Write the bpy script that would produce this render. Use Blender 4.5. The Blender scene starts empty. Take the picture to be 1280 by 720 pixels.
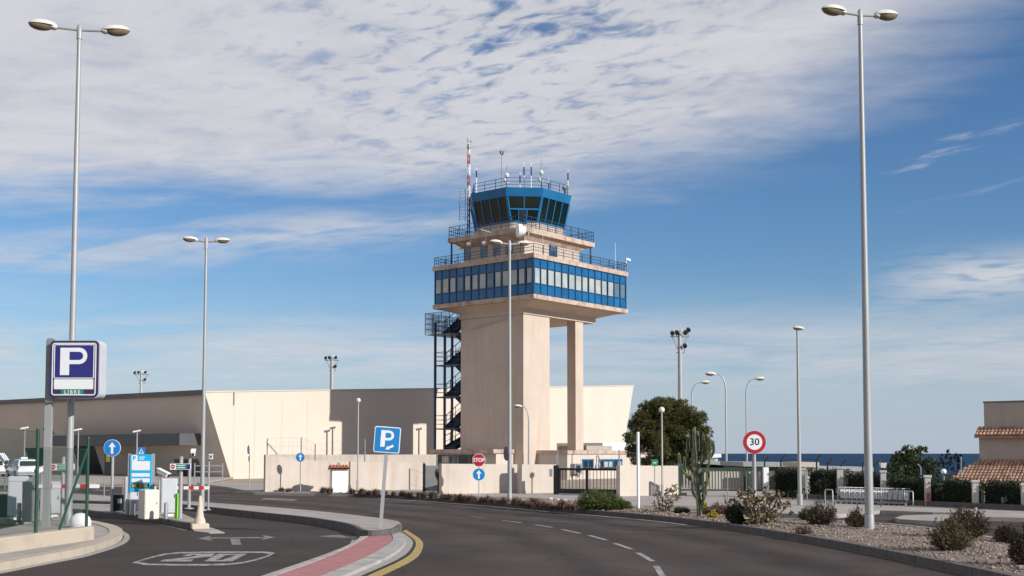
import bpy, bmesh, math, random
from mathutils import Vector, Matrix, Euler
random.seed(7)
SC = bpy.context.scene
COL = SC.collection
R = math.radians

# ------------------------------------------------------------------ camera
F, CX, CY, HC = 1450.0, 640.0, 478.3, 2.0       # focal length and principal point in photo pixels, eye height
PITCH = R(3.46)
cp, sp = math.cos(PITCH), math.sin(PITCH)
cam = bpy.data.cameras.new('camera')
camo = bpy.data.objects.new('camera', cam)
COL.objects.link(camo)
camo.location = (0, 0, HC)
camo.rotation_euler = (R(90) + PITCH, 0, 0)
cam.sensor_width = 36
cam.lens = F / 1280 * 36
cam.shift_y = (CY - 360) / 1280
cam.clip_end = 60000
SC.camera = camo
SC.render.resolution_x, SC.render.resolution_y = 1024, 576

# ------------------------------------------------------------------ light
SUN_AZ, SUN_EL = R(-34.0), R(23.4)               # direction to the sun, from +X towards -Y
sd = Vector((math.cos(SUN_EL) * math.cos(SUN_AZ), math.cos(SUN_EL) * math.sin(SUN_AZ), math.sin(SUN_EL)))
sl = bpy.data.lights.new('sun', 'SUN')
sl.energy = 4.8
sl.angle = R(0.53)
sl.color = (1.0, 0.98, 0.935)
slo = bpy.data.objects.new('sun', sl)
slo.rotation_euler = sd.to_track_quat('Z', 'Y').to_euler()
slo.location = sd * 60
COL.objects.link(slo)

vs = SC.view_settings
vs.view_transform, vs.look, vs.gamma, vs.exposure = 'Standard', 'None', 1, 0.05
vs.use_curve_mapping = False
SC.cycles.use_denoising = True
SC.cycles.max_bounces = 6


def build_world():
    w = bpy.data.worlds.new('World')
    SC.world = w
    w.use_nodes = True
    nt = w.node_tree
    N, L = nt.nodes, nt.links
    N.clear()

    def mth(op, a, b=None, c=None, clamp=False):
        n = N.new('ShaderNodeMath'); n.operation = op; n.use_clamp = clamp
        for i, v in enumerate((a, b, c)):
            if v is None: continue
            if isinstance(v, (int, float)): n.inputs[i].default_value = v
            else: L.new(v, n.inputs[i])
        return n.outputs[0]

    def sstep(v, a, b):
        n = N.new('ShaderNodeMapRange'); n.interpolation_type = 'SMOOTHSTEP'
        L.new(v, n.inputs[0]); n.inputs[1].default_value = a; n.inputs[2].default_value = b
        return n.outputs[0]

    def vec(x, y, z=0.0):
        n = N.new('ShaderNodeCombineXYZ')
        for i, v in enumerate((x, y, z)):
            if isinstance(v, (int, float)): n.inputs[i].default_value = v
            else: L.new(v, n.inputs[i])
        return n.outputs[0]

    def noise(v, scale, detail=6, rough=.55, dist=0.0):
        n = N.new('ShaderNodeTexNoise'); L.new(v, n.inputs['Vector'])
        n.inputs['Scale'].default_value = scale; n.inputs['Detail'].default_value = detail
        n.inputs['Roughness'].default_value = rough; n.inputs['Distortion'].default_value = dist
        return n.outputs['Fac']

    sky = N.new('ShaderNodeTexSky'); sky.sky_type = 'NISHITA'; sky.sun_disc = False
    sky.sun_elevation = SUN_EL
    sky.sun_rotation = R(90) - SUN_AZ              # measured from +Y, clockwise
    sky.air_density, sky.dust_density, sky.ozone_density = 1.0, 0.15, 3.2
    tc = N.new('ShaderNodeTexCoord')
    sep = N.new('ShaderNodeSeparateXYZ'); L.new(tc.outputs['Generated'], sep.inputs[0])
    x, y, z = sep.outputs
    ay = mth('MAXIMUM', mth('ABSOLUTE', y), .08)
    a = mth('DIVIDE', x, ay); b = mth('DIVIDE', z, ay)
    zz = mth('MAXIMUM', mth('ADD', z, .03), .02)
    px = mth('DIVIDE', x, zz); py = mth('DIVIDE', y, zz)
    big = noise(vec(px, py), 1.1, 5, .55, .4)
    fine = noise(vec(mth('MULTIPLY', px, .8), py, 3.1), 5.0, 6, .6, .5)
    cells = noise(vec(mth('ADD', mth('MULTIPLY', px, .75), mth('MULTIPLY', py, .40)), mth('MULTIPLY', py, .62), 7.7), 19.0, 5, .55, .45)
    wisp = noise(vec(mth('ADD', mth('MULTIPLY', a, 3.0), mth('MULTIPLY', b, -3.5)), mth('MULTIPLY', b, 24.0), 1.3), 1.6, 7, .6, .6)
    wisp2 = noise(vec(mth('ADD', mth('MULTIPLY', a, 5.0), 4.0), mth('ADD', mth('MULTIPLY', b, 34.0), mth('MULTIPLY', a, -7.0)), 5.3), 1.3, 7, .62, .5)
    # the large bank: flat lower edge on the left, rising edge on the right
    ap = mth('MAXIMUM', mth('ADD', a, -.02), 0.0)
    edge = mth('ADD', .231, mth('MULTIPLY', mth('MULTIPLY', ap, ap), 1.05))
    e = mth('SUBTRACT', b, edge)
    e = mth('ADD', e, mth('MULTIPLY', mth('SUBTRACT', big, .5), .06))
    e = mth('ADD', e, mth('MULTIPLY', mth('SUBTRACT', wisp, .5), .085))
    e = mth('ADD', e, mth('MULTIPLY', mth('SUBTRACT', wisp2, .5), .03))
    e = mth('DIVIDE', e, mth('ADD', 1.0, mth('MULTIPLY', ap, 4.5)))
    bank = sstep(e, -.028, .04)
    # blue gaps between the cells, upper middle of the bank
    da = mth('MULTIPLY', mth('SUBTRACT', a, -.01), 6.0); db = mth('MULTIPLY', mth('SUBTRACT', b, .375), 9.0)
    dd = mth('ADD', mth('MULTIPLY', da, da), mth('MULTIPLY', db, db))
    win = mth('POWER', 2.718, mth('MULTIPLY', dd, -1.0))
    gap = mth('MULTIPLY', mth('SUBTRACT', 1.0, sstep(mth('ADD', mth('MULTIPLY', cells, .7), mth('MULTIPLY', fine, .3)), .33, .53)), mth('MULTIPLY', win, .95))
    thin = mth('MULTIPLY', sstep(mth('ADD', mth('MULTIPLY', fine, .5), mth('MULTIPLY', cells, .5)), .5, .32), mth('ADD', .14, mth('MULTIPLY', win, .22)))
    bank = mth('MULTIPLY', bank, mth('SUBTRACT', 1.0, mth('MULTIPLY', gap, .95), None, True))
    bank = mth('MULTIPLY', bank, mth('SUBTRACT', 1.0, thin))
    # lower streaks
    def hump(v, c, wd):
        t = mth('DIVIDE', mth('SUBTRACT', v, c), wd)
        return mth('POWER', 2.718, mth('MULTIPLY', mth('MULTIPLY', t, t), -1.0))
    s1 = mth('MULTIPLY', hump(mth('SUBTRACT', b, mth('MULTIPLY', a, .09)), .208, .020), sstep(a, .03, -.12))
    s1 = mth('MULTIPLY', s1, sstep(mth('ADD', mth('MULTIPLY', wisp, .6), mth('MULTIPLY', wisp2, .4)), .38, .60))
    s2 = mth('MULTIPLY', hump(mth('ADD', b, mth('MULTIPLY', mth('SUBTRACT', wisp2, .5), .03)), .088, .034), sstep(mth('ADD', mth('MULTIPLY', wisp, .75), mth('MULTIPLY', wisp2, .25)), .33, .60))
    s3 = mth('MULTIPLY', mth('MULTIPLY', hump(mth('SUBTRACT', b, mth('MULTIPLY', mth('SUBTRACT', a, .4), .08)), .152, .020), sstep(a, .28, .40)), sstep(mth('ADD', mth('MULTIPLY', wisp2, .5), mth('MULTIPLY', fine, .5)), .36, .58))
    s4 = mth('MULTIPLY', mth('MULTIPLY', hump(b, .26, .035), sstep(a, .24, .42)), sstep(wisp2, .56, .74))
    low = mth('ADD', mth('ADD', mth('MULTIPLY', s1, .75), mth('MULTIPLY', s2, .62)), mth('ADD', mth('MULTIPLY', s3, .8), mth('MULTIPLY', s4, .6)))
    haze = mth('MULTIPLY', sstep(b, .13, -.01), .34)
    tot = mth('MAXIMUM', mth('MULTIPLY', bank, .93), low, None, True)
    tot = mth('MINIMUM', tot, .95)
    tot = mth('MULTIPLY', tot, sstep(z, -.02, .0))
    tot = mth('MULTIPLY', tot, mth('ADD', .72, mth('MULTIPLY', sstep(y, -.25, .25), .28)))
    # bank seen from below: slightly darker where thick
    sh = N.new('ShaderNodeMix'); sh.data_type = 'RGBA'
    L.new(sstep(mth('ADD', mth('MULTIPLY', fine, .6), mth('MULTIPLY', big, .4)), .34, .62), sh.inputs[0])
    sh.inputs[6].default_value = (.61, .62, .67, 1); sh.inputs[7].default_value = (.725, .72, .755, 1)
    hs = N.new('ShaderNodeHueSaturation'); hs.inputs['Saturation'].default_value = 1.12; hs.inputs['Value'].default_value = 1.0
    L.new(sky.outputs[0], hs.inputs['Color'])
    tint = N.new('ShaderNodeMix'); tint.data_type = 'RGBA'; tint.blend_type = 'MULTIPLY'; tint.inputs[0].default_value = 1
    L.new(hs.outputs[0], tint.inputs[6]); tint.inputs[7].default_value = (.90, 1.0, 1.13, 1)
    hz = N.new('ShaderNodeMix'); hz.data_type = 'RGBA'; L.new(mth('MULTIPLY', sstep(b, .16, -.02), .85), hz.inputs[0])
    L.new(tint.outputs[2], hz.inputs[6]); hz.inputs[7].default_value = (4.7, 5.5, 7.0, 1)
    b1 = N.new('ShaderNodeBackground'); b1.inputs[1].default_value = .09; L.new(hz.outputs[2], b1.inputs[0])
    b2 = N.new('ShaderNodeBackground'); b2.inputs[1].default_value = .92; L.new(sh.outputs[2], b2.inputs[0])
    mx = N.new('ShaderNodeMixShader'); L.new(tot, mx.inputs[0]); L.new(b1.outputs[0], mx.inputs[1]); L.new(b2.outputs[0], mx.inputs[2])
    out = N.new('ShaderNodeOutputWorld'); L.new(mx.outputs[0], out.inputs[0])


build_world()

# ------------------------------------------------------------------ photo measurements -> metres
def zrow(v, Y):                                  # height of a photo row at distance Y
    b = (CY - v) / F
    return HC + Y * (sp + b * cp) / (cp - b * sp)
def W(u, v, z=0.0):                              # photo pixel -> point on the level z
    b = (CY - v) / F
    dy, dz = cp - b * sp, sp + b * cp
    t = (z - HC) / dz
    return Vector(((u - CX) / F * t, dy * t, z))
def D(u, v, Y):                                  # photo pixel -> point at distance Y
    b = (CY - v) / F
    t = Y / (cp - b * sp)
    return Vector(((u - CX) / F * t, Y, HC + t * (sp + b * cp)))
def proj(p):
    zc = p[1] * cp + (p[2] - HC) * sp
    return CX + F * p[0] / zc, CY - F * (-p[1] * sp + (p[2] - HC) * cp) / zc
def ppm(Y): return F / Y                         # photo pixels per metre at distance Y

# ------------------------------------------------------------------ mesh builder
class MB:
    def __init__(s): s.v, s.f = [], []
    def add(s, vs, fs):
        o = len(s.v); s.v += [tuple(p) for p in vs]; s.f += [tuple(i + o for i in f) for f in fs]; return s
    def box(s, x0, x1, y0, y1, z0, z1):
        return s.add([(x0,y0,z0),(x1,y0,z0),(x1,y1,z0),(x0,y1,z0),(x0,y0,z1),(x1,y0,z1),(x1,y1,z1),(x0,y1,z1)],
                     [(0,3,2,1),(4,5,6,7),(0,1,5,4),(1,2,6,5),(2,3,7,6),(3,0,4,7)])
    def hexa(s, b4, t4):
        return s.add(list(b4) + list(t4), [(0,3,2,1),(4,5,6,7),(0,1,5,4),(1,2,6,5),(2,3,7,6),(3,0,4,7)])
    def bar(s, p, q, w, h=None, up=(0, 0, 1)):   # rectangular bar between two points
        p, q = Vector(p), Vector(q); h = h or w
        d = (q - p).normalized(); upv = Vector(up)
        if abs(d.dot(upv)) > .99: upv = Vector((0, 1, 0))
        a = d.cross(upv).normalized() * (w / 2); b = a.cross(d).normalized() * (h / 2)
        return s.hexa([p-a-b, p+a-b, p+a+b, p-a+b], [q-a-b, q+a-b, q+a+b, q-a+b])
    def tube(s, pts, rad, n=8, caps=True):       # round tube along points
        pts = [Vector(p) for p in pts]
        if isinstance(rad, (int, float)): rad = [rad] * len(pts)
        o = len(s.v); prev = None
        for i, p in enumerate(pts):
            d = (pts[min(i+1, len(pts)-1)] - pts[max(i-1, 0)]).normalized()
            if prev is None:
                a = d.cross(Vector((0, 0, 1)) if abs(d.z) < .9 else Vector((0, 1, 0))).normalized()
            else:
                a = (prev - d * prev.dot(d)).normalized()
            prev = a; b = d.cross(a)
            for k in range(n):
                t = 2 * math.pi * k / n
                s.v.append(tuple(p + (a * math.cos(t) + b * math.sin(t)) * rad[i]))
        for i in range(len(pts) - 1):
            for k in range(n):
                k2 = (k + 1) % n
                s.f.append((o+i*n+k, o+i*n+k2, o+(i+1)*n+k2, o+(i+1)*n+k))
        if caps:
            s.f.append(tuple(o + k for k in reversed(range(n))))
            s.f.append(tuple(o + (len(pts)-1)*n + k for k in range(n)))
        return s
    def prism(s, poly, z0, z1):                  # poly in plan, counter-clockwise or not
        n = len(poly)
        ar = sum(poly[i][0]*poly[(i+1)%n][1] - poly[(i+1)%n][0]*poly[i][1] for i in range(n))
        if ar < 0: poly = poly[::-1]
        f = lambda z, p: z if isinstance(z, (int, float)) else z(p)
        vs = [(p[0], p[1], f(z0, p)) for p in poly] + [(p[0], p[1], f(z1, p)) for p in poly]
        fs = [tuple(reversed(range(n))), tuple(range(n, 2*n))] + [(i, (i+1)%n, n+(i+1)%n, n+i) for i in range(n)]
        return s.add(vs, fs)
    def plate(s, poly, y0, y1, c=(0, 0, 0)):     # poly in (x, z), thickness along y
        n = len(poly)
        ar = sum(poly[i][0]*poly[(i+1)%n][1] - poly[(i+1)%n][0]*poly[i][1] for i in range(n))
        if ar < 0: poly = poly[::-1]
        vs = [(c[0]+p[0], c[1]+y0, c[2]+p[1]) for p in poly] + [(c[0]+p[0], c[1]+y1, c[2]+p[1]) for p in poly]
        fs = [tuple(range(n)), tuple(reversed(range(n, 2*n)))] + [(i, n+i, n+(i+1)%n, (i+1)%n) for i in range(n)]
        return s.add(vs, fs)
    def sheet(s, poly3): return s.add(poly3, [tuple(range(len(poly3)))])
    def lathe(s, prof, n=14, c=(0, 0, 0)):
        o = len(s.v)
        for r, z in prof:
            for k in range(n):
                t = 2*math.pi*k/n; s.v.append((c[0]+r*math.cos(t), c[1]+r*math.sin(t), c[2]+z))
        m = len(prof)
        for i in range(m-1):
            for k in range(n):
                k2 = (k+1) % n; s.f.append((o+i*n+k, o+i*n+k2, o+(i+1)*n+k2, o+(i+1)*n+k))
        s.f.append(tuple(o+k for k in reversed(range(n)))); s.f.append(tuple(o+(m-1)*n+k for k in range(n)))
        return s
    def ell(s, c, r, n=10, m=6, mat=None, z0=-1.0, z1=1.0):   # (part of an) ellipsoid, optional 3x3 rotation
        o = len(s.v); c = Vector(c)
        a0, a1 = math.asin(z0), math.asin(z1)
        for i in range(m+1):
            a = a0 + (a1-a0)*i/m; rr, zz = math.cos(a), math.sin(a)
            for k in range(n):
                t = 2*math.pi*k/n
                p = Vector((r[0]*rr*math.cos(t), r[1]*rr*math.sin(t), r[2]*zz))
                if mat is not None: p = mat @ p
                s.v.append(tuple(c + p))
        for i in range(m):
            for k in range(n):
                k2 = (k+1) % n; s.f.append((o+i*n+k, o+i*n+k2, o+(i+1)*n+k2, o+(i+1)*n+k))
        s.f.append(tuple(o+k for k in reversed(range(n)))); s.f.append(tuple(o+m*n+k for k in range(n)))
        return s
    def leaf(s, p, d, nrm, ln, wd):
        p = Vector(p); sd_ = d.cross(nrm).normalized() * wd * .5
        o = len(s.v)
        s.v += [tuple(p), tuple(p + d*ln*.5 + sd_), tuple(p + d*ln), tuple(p + d*ln*.5 - sd_)]
        s.f.append((o, o+1, o+2, o+3)); return s
    def mesh(s, name):
        me = bpy.data.meshes.new(name); me.from_pydata(s.v, [], s.f); me.update(); return me
    def build(s, name, mat, parent=None, smooth=False, loc=None, bevel=0, edge=None):
        me = s.mesh(name); me.materials.append(mat)
        if smooth:
            me.polygons.foreach_set('use_smooth', [True] * len(me.polygons))
            try: me.set_sharp_from_angle(angle=R(40))
            except Exception: pass
        o = bpy.data.objects.new(name, me); COL.objects.link(o)
        if parent is not None: o.parent = parent
        if loc is not None: o.location = loc
        if bevel:
            m = o.modifiers.new('bevel', 'BEVEL'); m.width = bevel; m.segments = 2; m.limit_method = 'ANGLE'
        return o

def tag(o, label, cat, group=None, kind=None):
    if label: o['label'] = label
    if cat: o['category'] = cat
    if group: o['group'] = group
    if kind: o['kind'] = kind
    return o
def thing(name, label, cat, loc=(0, 0, 0), rz=0.0, group=None):
    o = bpy.data.objects.new(name, None); COL.objects.link(o)
    o.location = loc; o.rotation_euler = (0, 0, rz); o.empty_display_size = .2
    return tag(o, label, cat, group)
def struct(o): o['kind'] = 'structure'; return o
def dup(root, loc, rz=0.0, label=None, scale=None):
    r = root.copy(); COL.objects.link(r); r.location = loc; r.rotation_euler = (0, 0, rz)
    if scale: r.scale = scale if not isinstance(scale, (int, float)) else (scale,) * 3
    if label: r['label'] = label
    for ch in list(root.children):
        c = ch.copy(); COL.objects.link(c); c.parent = r
        for g in list(ch.children):
            d = g.copy(); COL.objects.link(d); d.parent = c
    return r

def rrect(w, h, r, n=5, cx=0, cz=0):
    p = []
    for qx, qz, a0 in ((w/2-r, h/2-r, 0), (-w/2+r, h/2-r, 90), (-w/2+r, -h/2+r, 180), (w/2-r, -h/2+r, 270)):
        for k in range(n+1):
            a = R(a0 + 90*k/n); p.append((cx+qx+r*math.cos(a), cz+qz+r*math.sin(a)))
    return p
def disc(r, n=36, a0=0): return [(r*math.cos(R(a0)+2*math.pi*k/n), r*math.sin(R(a0)+2*math.pi*k/n)) for k in range(n)]
def up_arrow(h, w, st):                           # arrow polygon centred on 0
    return [(-st/2, -h/2), (st/2, -h/2), (st/2, h*.08), (w/2, h*.08), (0, h/2), (-w/2, h*.08), (-st/2, h*.08)]
def text_mb(txt, size, c=(0, 0, 0), depth=.004, bold=.0, sx=1.0, align='CENTER', space=1.0):   # flat lettering facing -y
    cu = bpy.data.curves.new('lettering', 'FONT'); cu.body = txt; cu.size = size
    cu.align_x, cu.align_y = align, 'CENTER'; cu.offset = bold; cu.resolution_u = 3; cu.space_character = space
    ob = bpy.data.objects.new('lettering', cu); COL.objects.link(ob)
    dg = bpy.context.evaluated_depsgraph_get()
    me = bpy.data.meshes.new_from_object(ob.evaluated_get(dg))
    mb = MB(); mb.add([(c[0]+v.co.x*sx, c[1], c[2]+v.co.y) for v in me.vertices], [tuple(p.vertices) for p in me.polygons])
    bpy.data.objects.remove(ob); bpy.data.curves.remove(cu); bpy.data.meshes.remove(me)
    return mb

# ------------------------------------------------------------------ materials
def mat(name, col, rough=.6, var=.12, scale=3.0, bump=0.0, bscale=60.0, metal=0.0, spec=.5, stain=None, island=0.0, streak=0.0, stcol=(.16,.10,.07), trans=0.0, detail=5):
    m = bpy.data.materials.new(name); m.use_nodes = True
    nt = m.node_tree; N, L = nt.nodes, nt.links
    bs = N['Principled BSDF']
    bs.inputs['Roughness'].default_value = rough; bs.inputs['Metallic'].default_value = metal
    bs.inputs['Specular IOR Level'].default_value = spec
    geo = N.new('ShaderNodeNewGeometry')
    base = None
    def mixc(fac, c0, c1):
        n = N.new('ShaderNodeMix'); n.data_type = 'RGBA'
        L.new(fac, n.inputs[0])
        for i, c in ((6, c0), (7, c1)):
            if isinstance(c, tuple): n.inputs[i].default_value = (*c[:3], 1)
            else: L.new(c, n.inputs[i])
        return n.outputs[2]
    tn = N.new('ShaderNodeTexNoise'); L.new(geo.outputs['Position'], tn.inputs['Vector'])
    tn.inputs['Scale'].default_value = scale; tn.inputs['Detail'].default_value = detail; tn.inputs['Roughness'].default_value = .6
    mr = N.new('ShaderNodeMapRange'); L.new(tn.outputs['Fac'], mr.inputs[0]); mr.inputs[1].default_value = .3; mr.inputs[2].default_value = .7
    base = mixc(mr.outputs[0], tuple(c*(1-var) for c in col), tuple(min(1, c*(1+var)) for c in col))
    if island:
        mr2 = N.new('ShaderNodeMapRange'); L.new(geo.outputs['Random Per Island'], mr2.inputs[0])
        mr2.inputs[3].default_value = 1-island; mr2.inputs[4].default_value = 1+island
        hs = N.new('ShaderNodeHueSaturation'); L.new(mr2.outputs[0], hs.inputs['Value']); L.new(base, hs.inputs['Color']); base = hs.outputs[0]
    if streak:                                     # rain and rust streaks running down
        mp = N.new('ShaderNodeMapping'); L.new(geo.outputs['Position'], mp.inputs[0]); mp.inputs['Scale'].default_value = (1.6, 1.6, .10)
        t2 = N.new('ShaderNodeTexNoise'); L.new(mp.outputs[0], t2.inputs['Vector']); t2.inputs['Scale'].default_value = 1.7; t2.inputs['Detail'].default_value = 6
        m2 = N.new('ShaderNodeMapRange'); L.new(t2.outputs['Fac'], m2.inputs[0]); m2.inputs[1].default_value = .5; m2.inputs[2].default_value = .78; m2.inputs[4].default_value = streak
        base = mixc(m2.outputs[0], base, stcol)
    if stain:                                      # (scale, lo, hi, colour, amount)
        t3 = N.new('ShaderNodeTexNoise'); L.new(geo.outputs['Position'], t3.inputs['Vector']); t3.inputs['Scale'].default_value = stain[0]; t3.inputs['Detail'].default_value = 7; t3.inputs['Roughness'].default_value = .65
        m3 = N.new('ShaderNodeMapRange'); L.new(t3.outputs['Fac'], m3.inputs[0]); m3.inputs[1].default_value = stain[1]; m3.inputs[2].default_value = stain[2]; m3.inputs[4].default_value = stain[4]
        base = mixc(m3.outputs[0], base, stain[3])
    L.new(base, bs.inputs['Base Color'])
    if bump:
        t4 = N.new('ShaderNodeTexNoise'); L.new(geo.outputs['Position'], t4.inputs['Vector']); t4.inputs['Scale'].default_value = bscale; t4.inputs['Detail'].default_value = 4
        bp = N.new('ShaderNodeBump'); bp.inputs['Strength'].default_value = bump; bp.inputs['Distance'].default_value = .02
        L.new(t4.outputs['Fac'], bp.inputs['Height']); L.new(bp.outputs[0], bs.inputs['Normal'])
    if trans:
        tb = N.new('ShaderNodeBsdfTranslucent'); L.new(base, tb.inputs[0])
        mx = N.new('ShaderNodeMixShader'); mx.inputs[0].default_value = trans
        L.new(bs.outputs[0], mx.inputs[1]); L.new(tb.outputs[0], mx.inputs[2])
        L.new(mx.outputs[0], N['Material Output'].inputs[0])
    return m

M = {}
M['asphalt'] = mat('asphalt', (.052, .0375, .0305), .85, .25, .35, .6, 220, stain=(.14, .46, .66, (.070, .054, .048), .8), spec=.3, detail=8)
def road_wear(m):                                # wheel tracks polished paler, a darker oily lane centre, fine cracks
    nt = m.node_tree; N, L = nt.nodes, nt.links; bs = N['Principled BSDF']
    src = bs.inputs['Base Color'].links[0].from_socket
    at_ = N.new('ShaderNodeAttribute'); at_.attribute_name = 'kerb_distance'
    geo = N.new('ShaderNodeNewGeometry')
    nz = N.new('ShaderNodeTexNoise'); nz.inputs['Scale'].default_value = .45; nz.inputs['Detail'].default_value = 6; L.new(geo.outputs['Position'], nz.inputs['Vector'])
    def M2(op, a, b):
        n = N.new('ShaderNodeMath'); n.operation = op
        for i, v in enumerate((a, b)):
            if isinstance(v, (int, float)): n.inputs[i].default_value = v
            else: L.new(v, n.inputs[i])
        return n.outputs[0]
    d = M2('ADD', at_.outputs['Fac'], M2('MULTIPLY', M2('SUBTRACT', nz.outputs['Fac'], .5), 1.3))
    def hump(c, w): t = M2('DIVIDE', M2('SUBTRACT', d, c), w); return M2('POWER', 2.718, M2('MULTIPLY', M2('MULTIPLY', t, t), -1.0))
    tr = M2('ADD', M2('ADD', hump(1.1, .45), hump(2.9, .5)), M2('ADD', hump(5.0, .6), hump(7.0, .7)))
    oil = M2('ADD', hump(2.0, .35), hump(6.0, .4))
    val = M2('ADD', M2('SUBTRACT', 1.0, M2('MULTIPLY', oil, .22)), M2('MULTIPLY', tr, .42))
    sp = N.new('ShaderNodeTexNoise'); sp.inputs['Scale'].default_value = 14; sp.inputs['Detail'].default_value = 8; sp.inputs['Roughness'].default_value = .8; L.new(geo.outputs['Position'], sp.inputs['Vector'])
    val = M2('MULTIPLY', val, M2('ADD', .70, M2('MULTIPLY', sp.outputs['Fac'], .60)))
    vo = N.new('ShaderNodeTexVoronoi'); vo.feature = 'DISTANCE_TO_EDGE'; vo.inputs['Scale'].default_value = .22
    wv = N.new('ShaderNodeVectorMath'); wv.operation = 'ADD'; sc_ = N.new('ShaderNodeVectorMath'); sc_.operation = 'SCALE'; sc_.inputs[3].default_value = 1.6
    L.new(nz.outputs['Color'], sc_.inputs[0]); L.new(geo.outputs['Position'], wv.inputs[0]); L.new(sc_.outputs[0], wv.inputs[1]); L.new(wv.outputs[0], vo.inputs['Vector'])
    mr = N.new('ShaderNodeMapRange'); L.new(vo.outputs['Distance'], mr.inputs[0]); mr.inputs[1].default_value = .0; mr.inputs[2].default_value = .006; mr.inputs[3].default_value = .5; mr.inputs[4].default_value = 1.0
    val = M2('MULTIPLY', val, mr.outputs[0])
    hs = N.new('ShaderNodeHueSaturation'); L.new(val, hs.inputs['Value']); L.new(src, hs.inputs['Color']); L.new(hs.outputs[0], bs.inputs['Base Color'])
road_wear(M['asphalt'])
M['asphalt_far'] = mat('asphalt_far', (.078, .068, .064), .85, .2, .5, .4, 220, stain=(.2, .5, .7, (.11, .10, .095), .6), spec=.3)
M['seam'] = mat('tar_seam', (.022, .019, .019), .6, .2, 4)
M['paint'] = mat('road_paint', (.40, .37, .345), .75, .25, 5, stain=(7, .42, .62, (.09, .075, .068), .85))
M['paint_worn'] = mat('worn_road_paint', (.26, .24, .22), .8, .25, 5, stain=(5, .42, .6, (.085, .075, .07), .9))
M['yellow_paint'] = mat('yellow_road_paint', (.42, .29, .09), .75, .2, 4, stain=(7, .5, .7, (.16, .12, .07), .7))
M['yellow_worn'] = mat('worn_yellow_paint', (.22, .165, .07), .8, .25, 4, stain=(3, .42, .6, (.08, .066, .055), .9))
M['concrete'] = mat('paving_concrete', (.36, .315, .28), .9, .14, 1.2, .4, 90, stain=(.8, .5, .72, (.27, .23, .20), .6))
M['kerb'] = mat('kerb_concrete', (.40, .37, .345), .9, .2, 2.5, .5, 70, stain=(1.6, .48, .68, (.24, .21, .19), .7))
M['kerb_dark'] = mat('shaded_kerb', (.115, .10, .096), .9, .2, 5.0, .5, 70, stain=(3, .5, .75, (.07, .06, .058), .5))  # kerb concrete with shade put into its colour, for faces turned from the sun
M['cream_kerb'] = mat('cream_kerb', (.47, .385, .295), .9, .15, 2.2, .6, 50, stain=(2.2, .5, .7, (.40, .33, .25), .7))
M['gutter'] = mat('gutter_concrete', (.36, .33, .30), .9, .2, 3, .5, 60, stain=(3, .5, .7, (.2, .18, .17), .7))
M['red_path'] = mat('red_cycle_path', (.40, .165, .155), .9, .14, 3, .4, 120, stain=(2.5, .5, .72, (.30, .14, .13), .7))
M['gravel'] = mat('gravel', (.235, .175, .135), .95, .38, 9, 1.0, 26, stain=(1.1, .45, .62, (.20, .135, .10), .75))
M['stone'] = mat('stones', (.24, .188, .15), .95, .25, 3, .6, 30, island=.45)
M['earth'] = mat('dry_earth', (.36, .275, .20), .95, .2, .08, .5, 5, stain=(.05, .45, .65, (.27, .21, .14), .8))
M['tower'] = mat('tower_render', (.535, .435, .352), .85, .06, .5, .25, 25, streak=.26, stcol=(.30, .21, .16), stain=(.35, .5, .75, (.46, .36, .29), .5))
M['tower_edge'] = mat('stained_slab_edge', (.48, .37, .295), .88, .2, 1.5, .3, 25, streak=.65, stcol=(.22, .11, .075), stain=(1.4, .48, .66, (.30, .16, .11), .7))
M['terminal'] = mat('terminal_render', (.62, .52, .43), .85, .04, .3, .15, 25, streak=.06, stcol=(.5, .43, .36))
M['wall'] = mat('cream_wall', (.53, .45, .38), .88, .09, .7, .3, 25, streak=.48, stcol=(.40, .27, .17), stain=(.6, .52, .74, (.56, .45, .35), .6))
M['wall_pale'] = mat('pale_wall', (.56, .475, .40), .88, .06, .7, .3, 25, streak=.16, stcol=(.42, .34, .26))
M['white_render'] = mat('white_render', (.82, .80, .76), .85, .05, 2, .2, 30, streak=.08, stcol=(.5, .45, .4))
M['house'] = mat('house_render', (.40, .335, .29), .9, .06, .8, .2, 25, streak=.12)
M['blue_frame'] = mat('blue_frames', (.008, .055, .14), .35, .1, 2)
M['blue_panel'] = mat('blue_spandrel_glass', (.010, .10, .235), .14, .3, .9, spec=.5, island=.25)
M['blue_fascia'] = mat('blue_fascia', (.004, .125, .29), .4, .12, 1.2)
M['blue_steel'] = mat('dark_blue_steel', (.012, .035, .085), .5, .15, 3)
M['blind'] = mat('window_with_blind', (.36, .37, .335), .15, .2, .8, spec=.8, island=.3)
M['cab_glass'] = mat('dark_green_glass', (.006, .013, .010), .06, .3, .6, spec=.55)
M['glass_dark'] = mat('dark_glass', (.02, .028, .035), .08, .3, .6, spec=.8)
M['glass_blue'] = mat('window_glass', (.10, .15, .19), .1, .3, .8, spec=.8)
M['galv'] = mat('galvanised_steel', (.36, .355, .345), .5, .06, 1.2, metal=.2)
M['galv_dark'] = mat('grey_steel', (.27, .265, .26), .5, .12, 5, metal=.2)
M['lamp_shell'] = mat('lamp_housing', (.66, .62, .55), .5, .1, 5)
M['lens'] = mat('lamp_lens', (.20, .155, .085), .25, .25, 6, spec=.7)
M['white'] = mat('white_paint', (.80, .79, .77), .45, .04, 3)
M['sign_white'] = mat('sign_white', (.78, .77, .76), .4, .03, 3)
M['sign_blue'] = mat('sign_blue', (.012, .20, .50), .4, .08, 3)
M['sign_navy'] = mat('sign_navy', (.028, .026, .17), .3, .08, 3)
M['sign_purple'] = mat('sign_frame', (.045, .028, .085), .35, .1, 3)
M['sign_cyan'] = mat('sign_cyan', (.015, .40, .69), .4, .05, 3)
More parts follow.
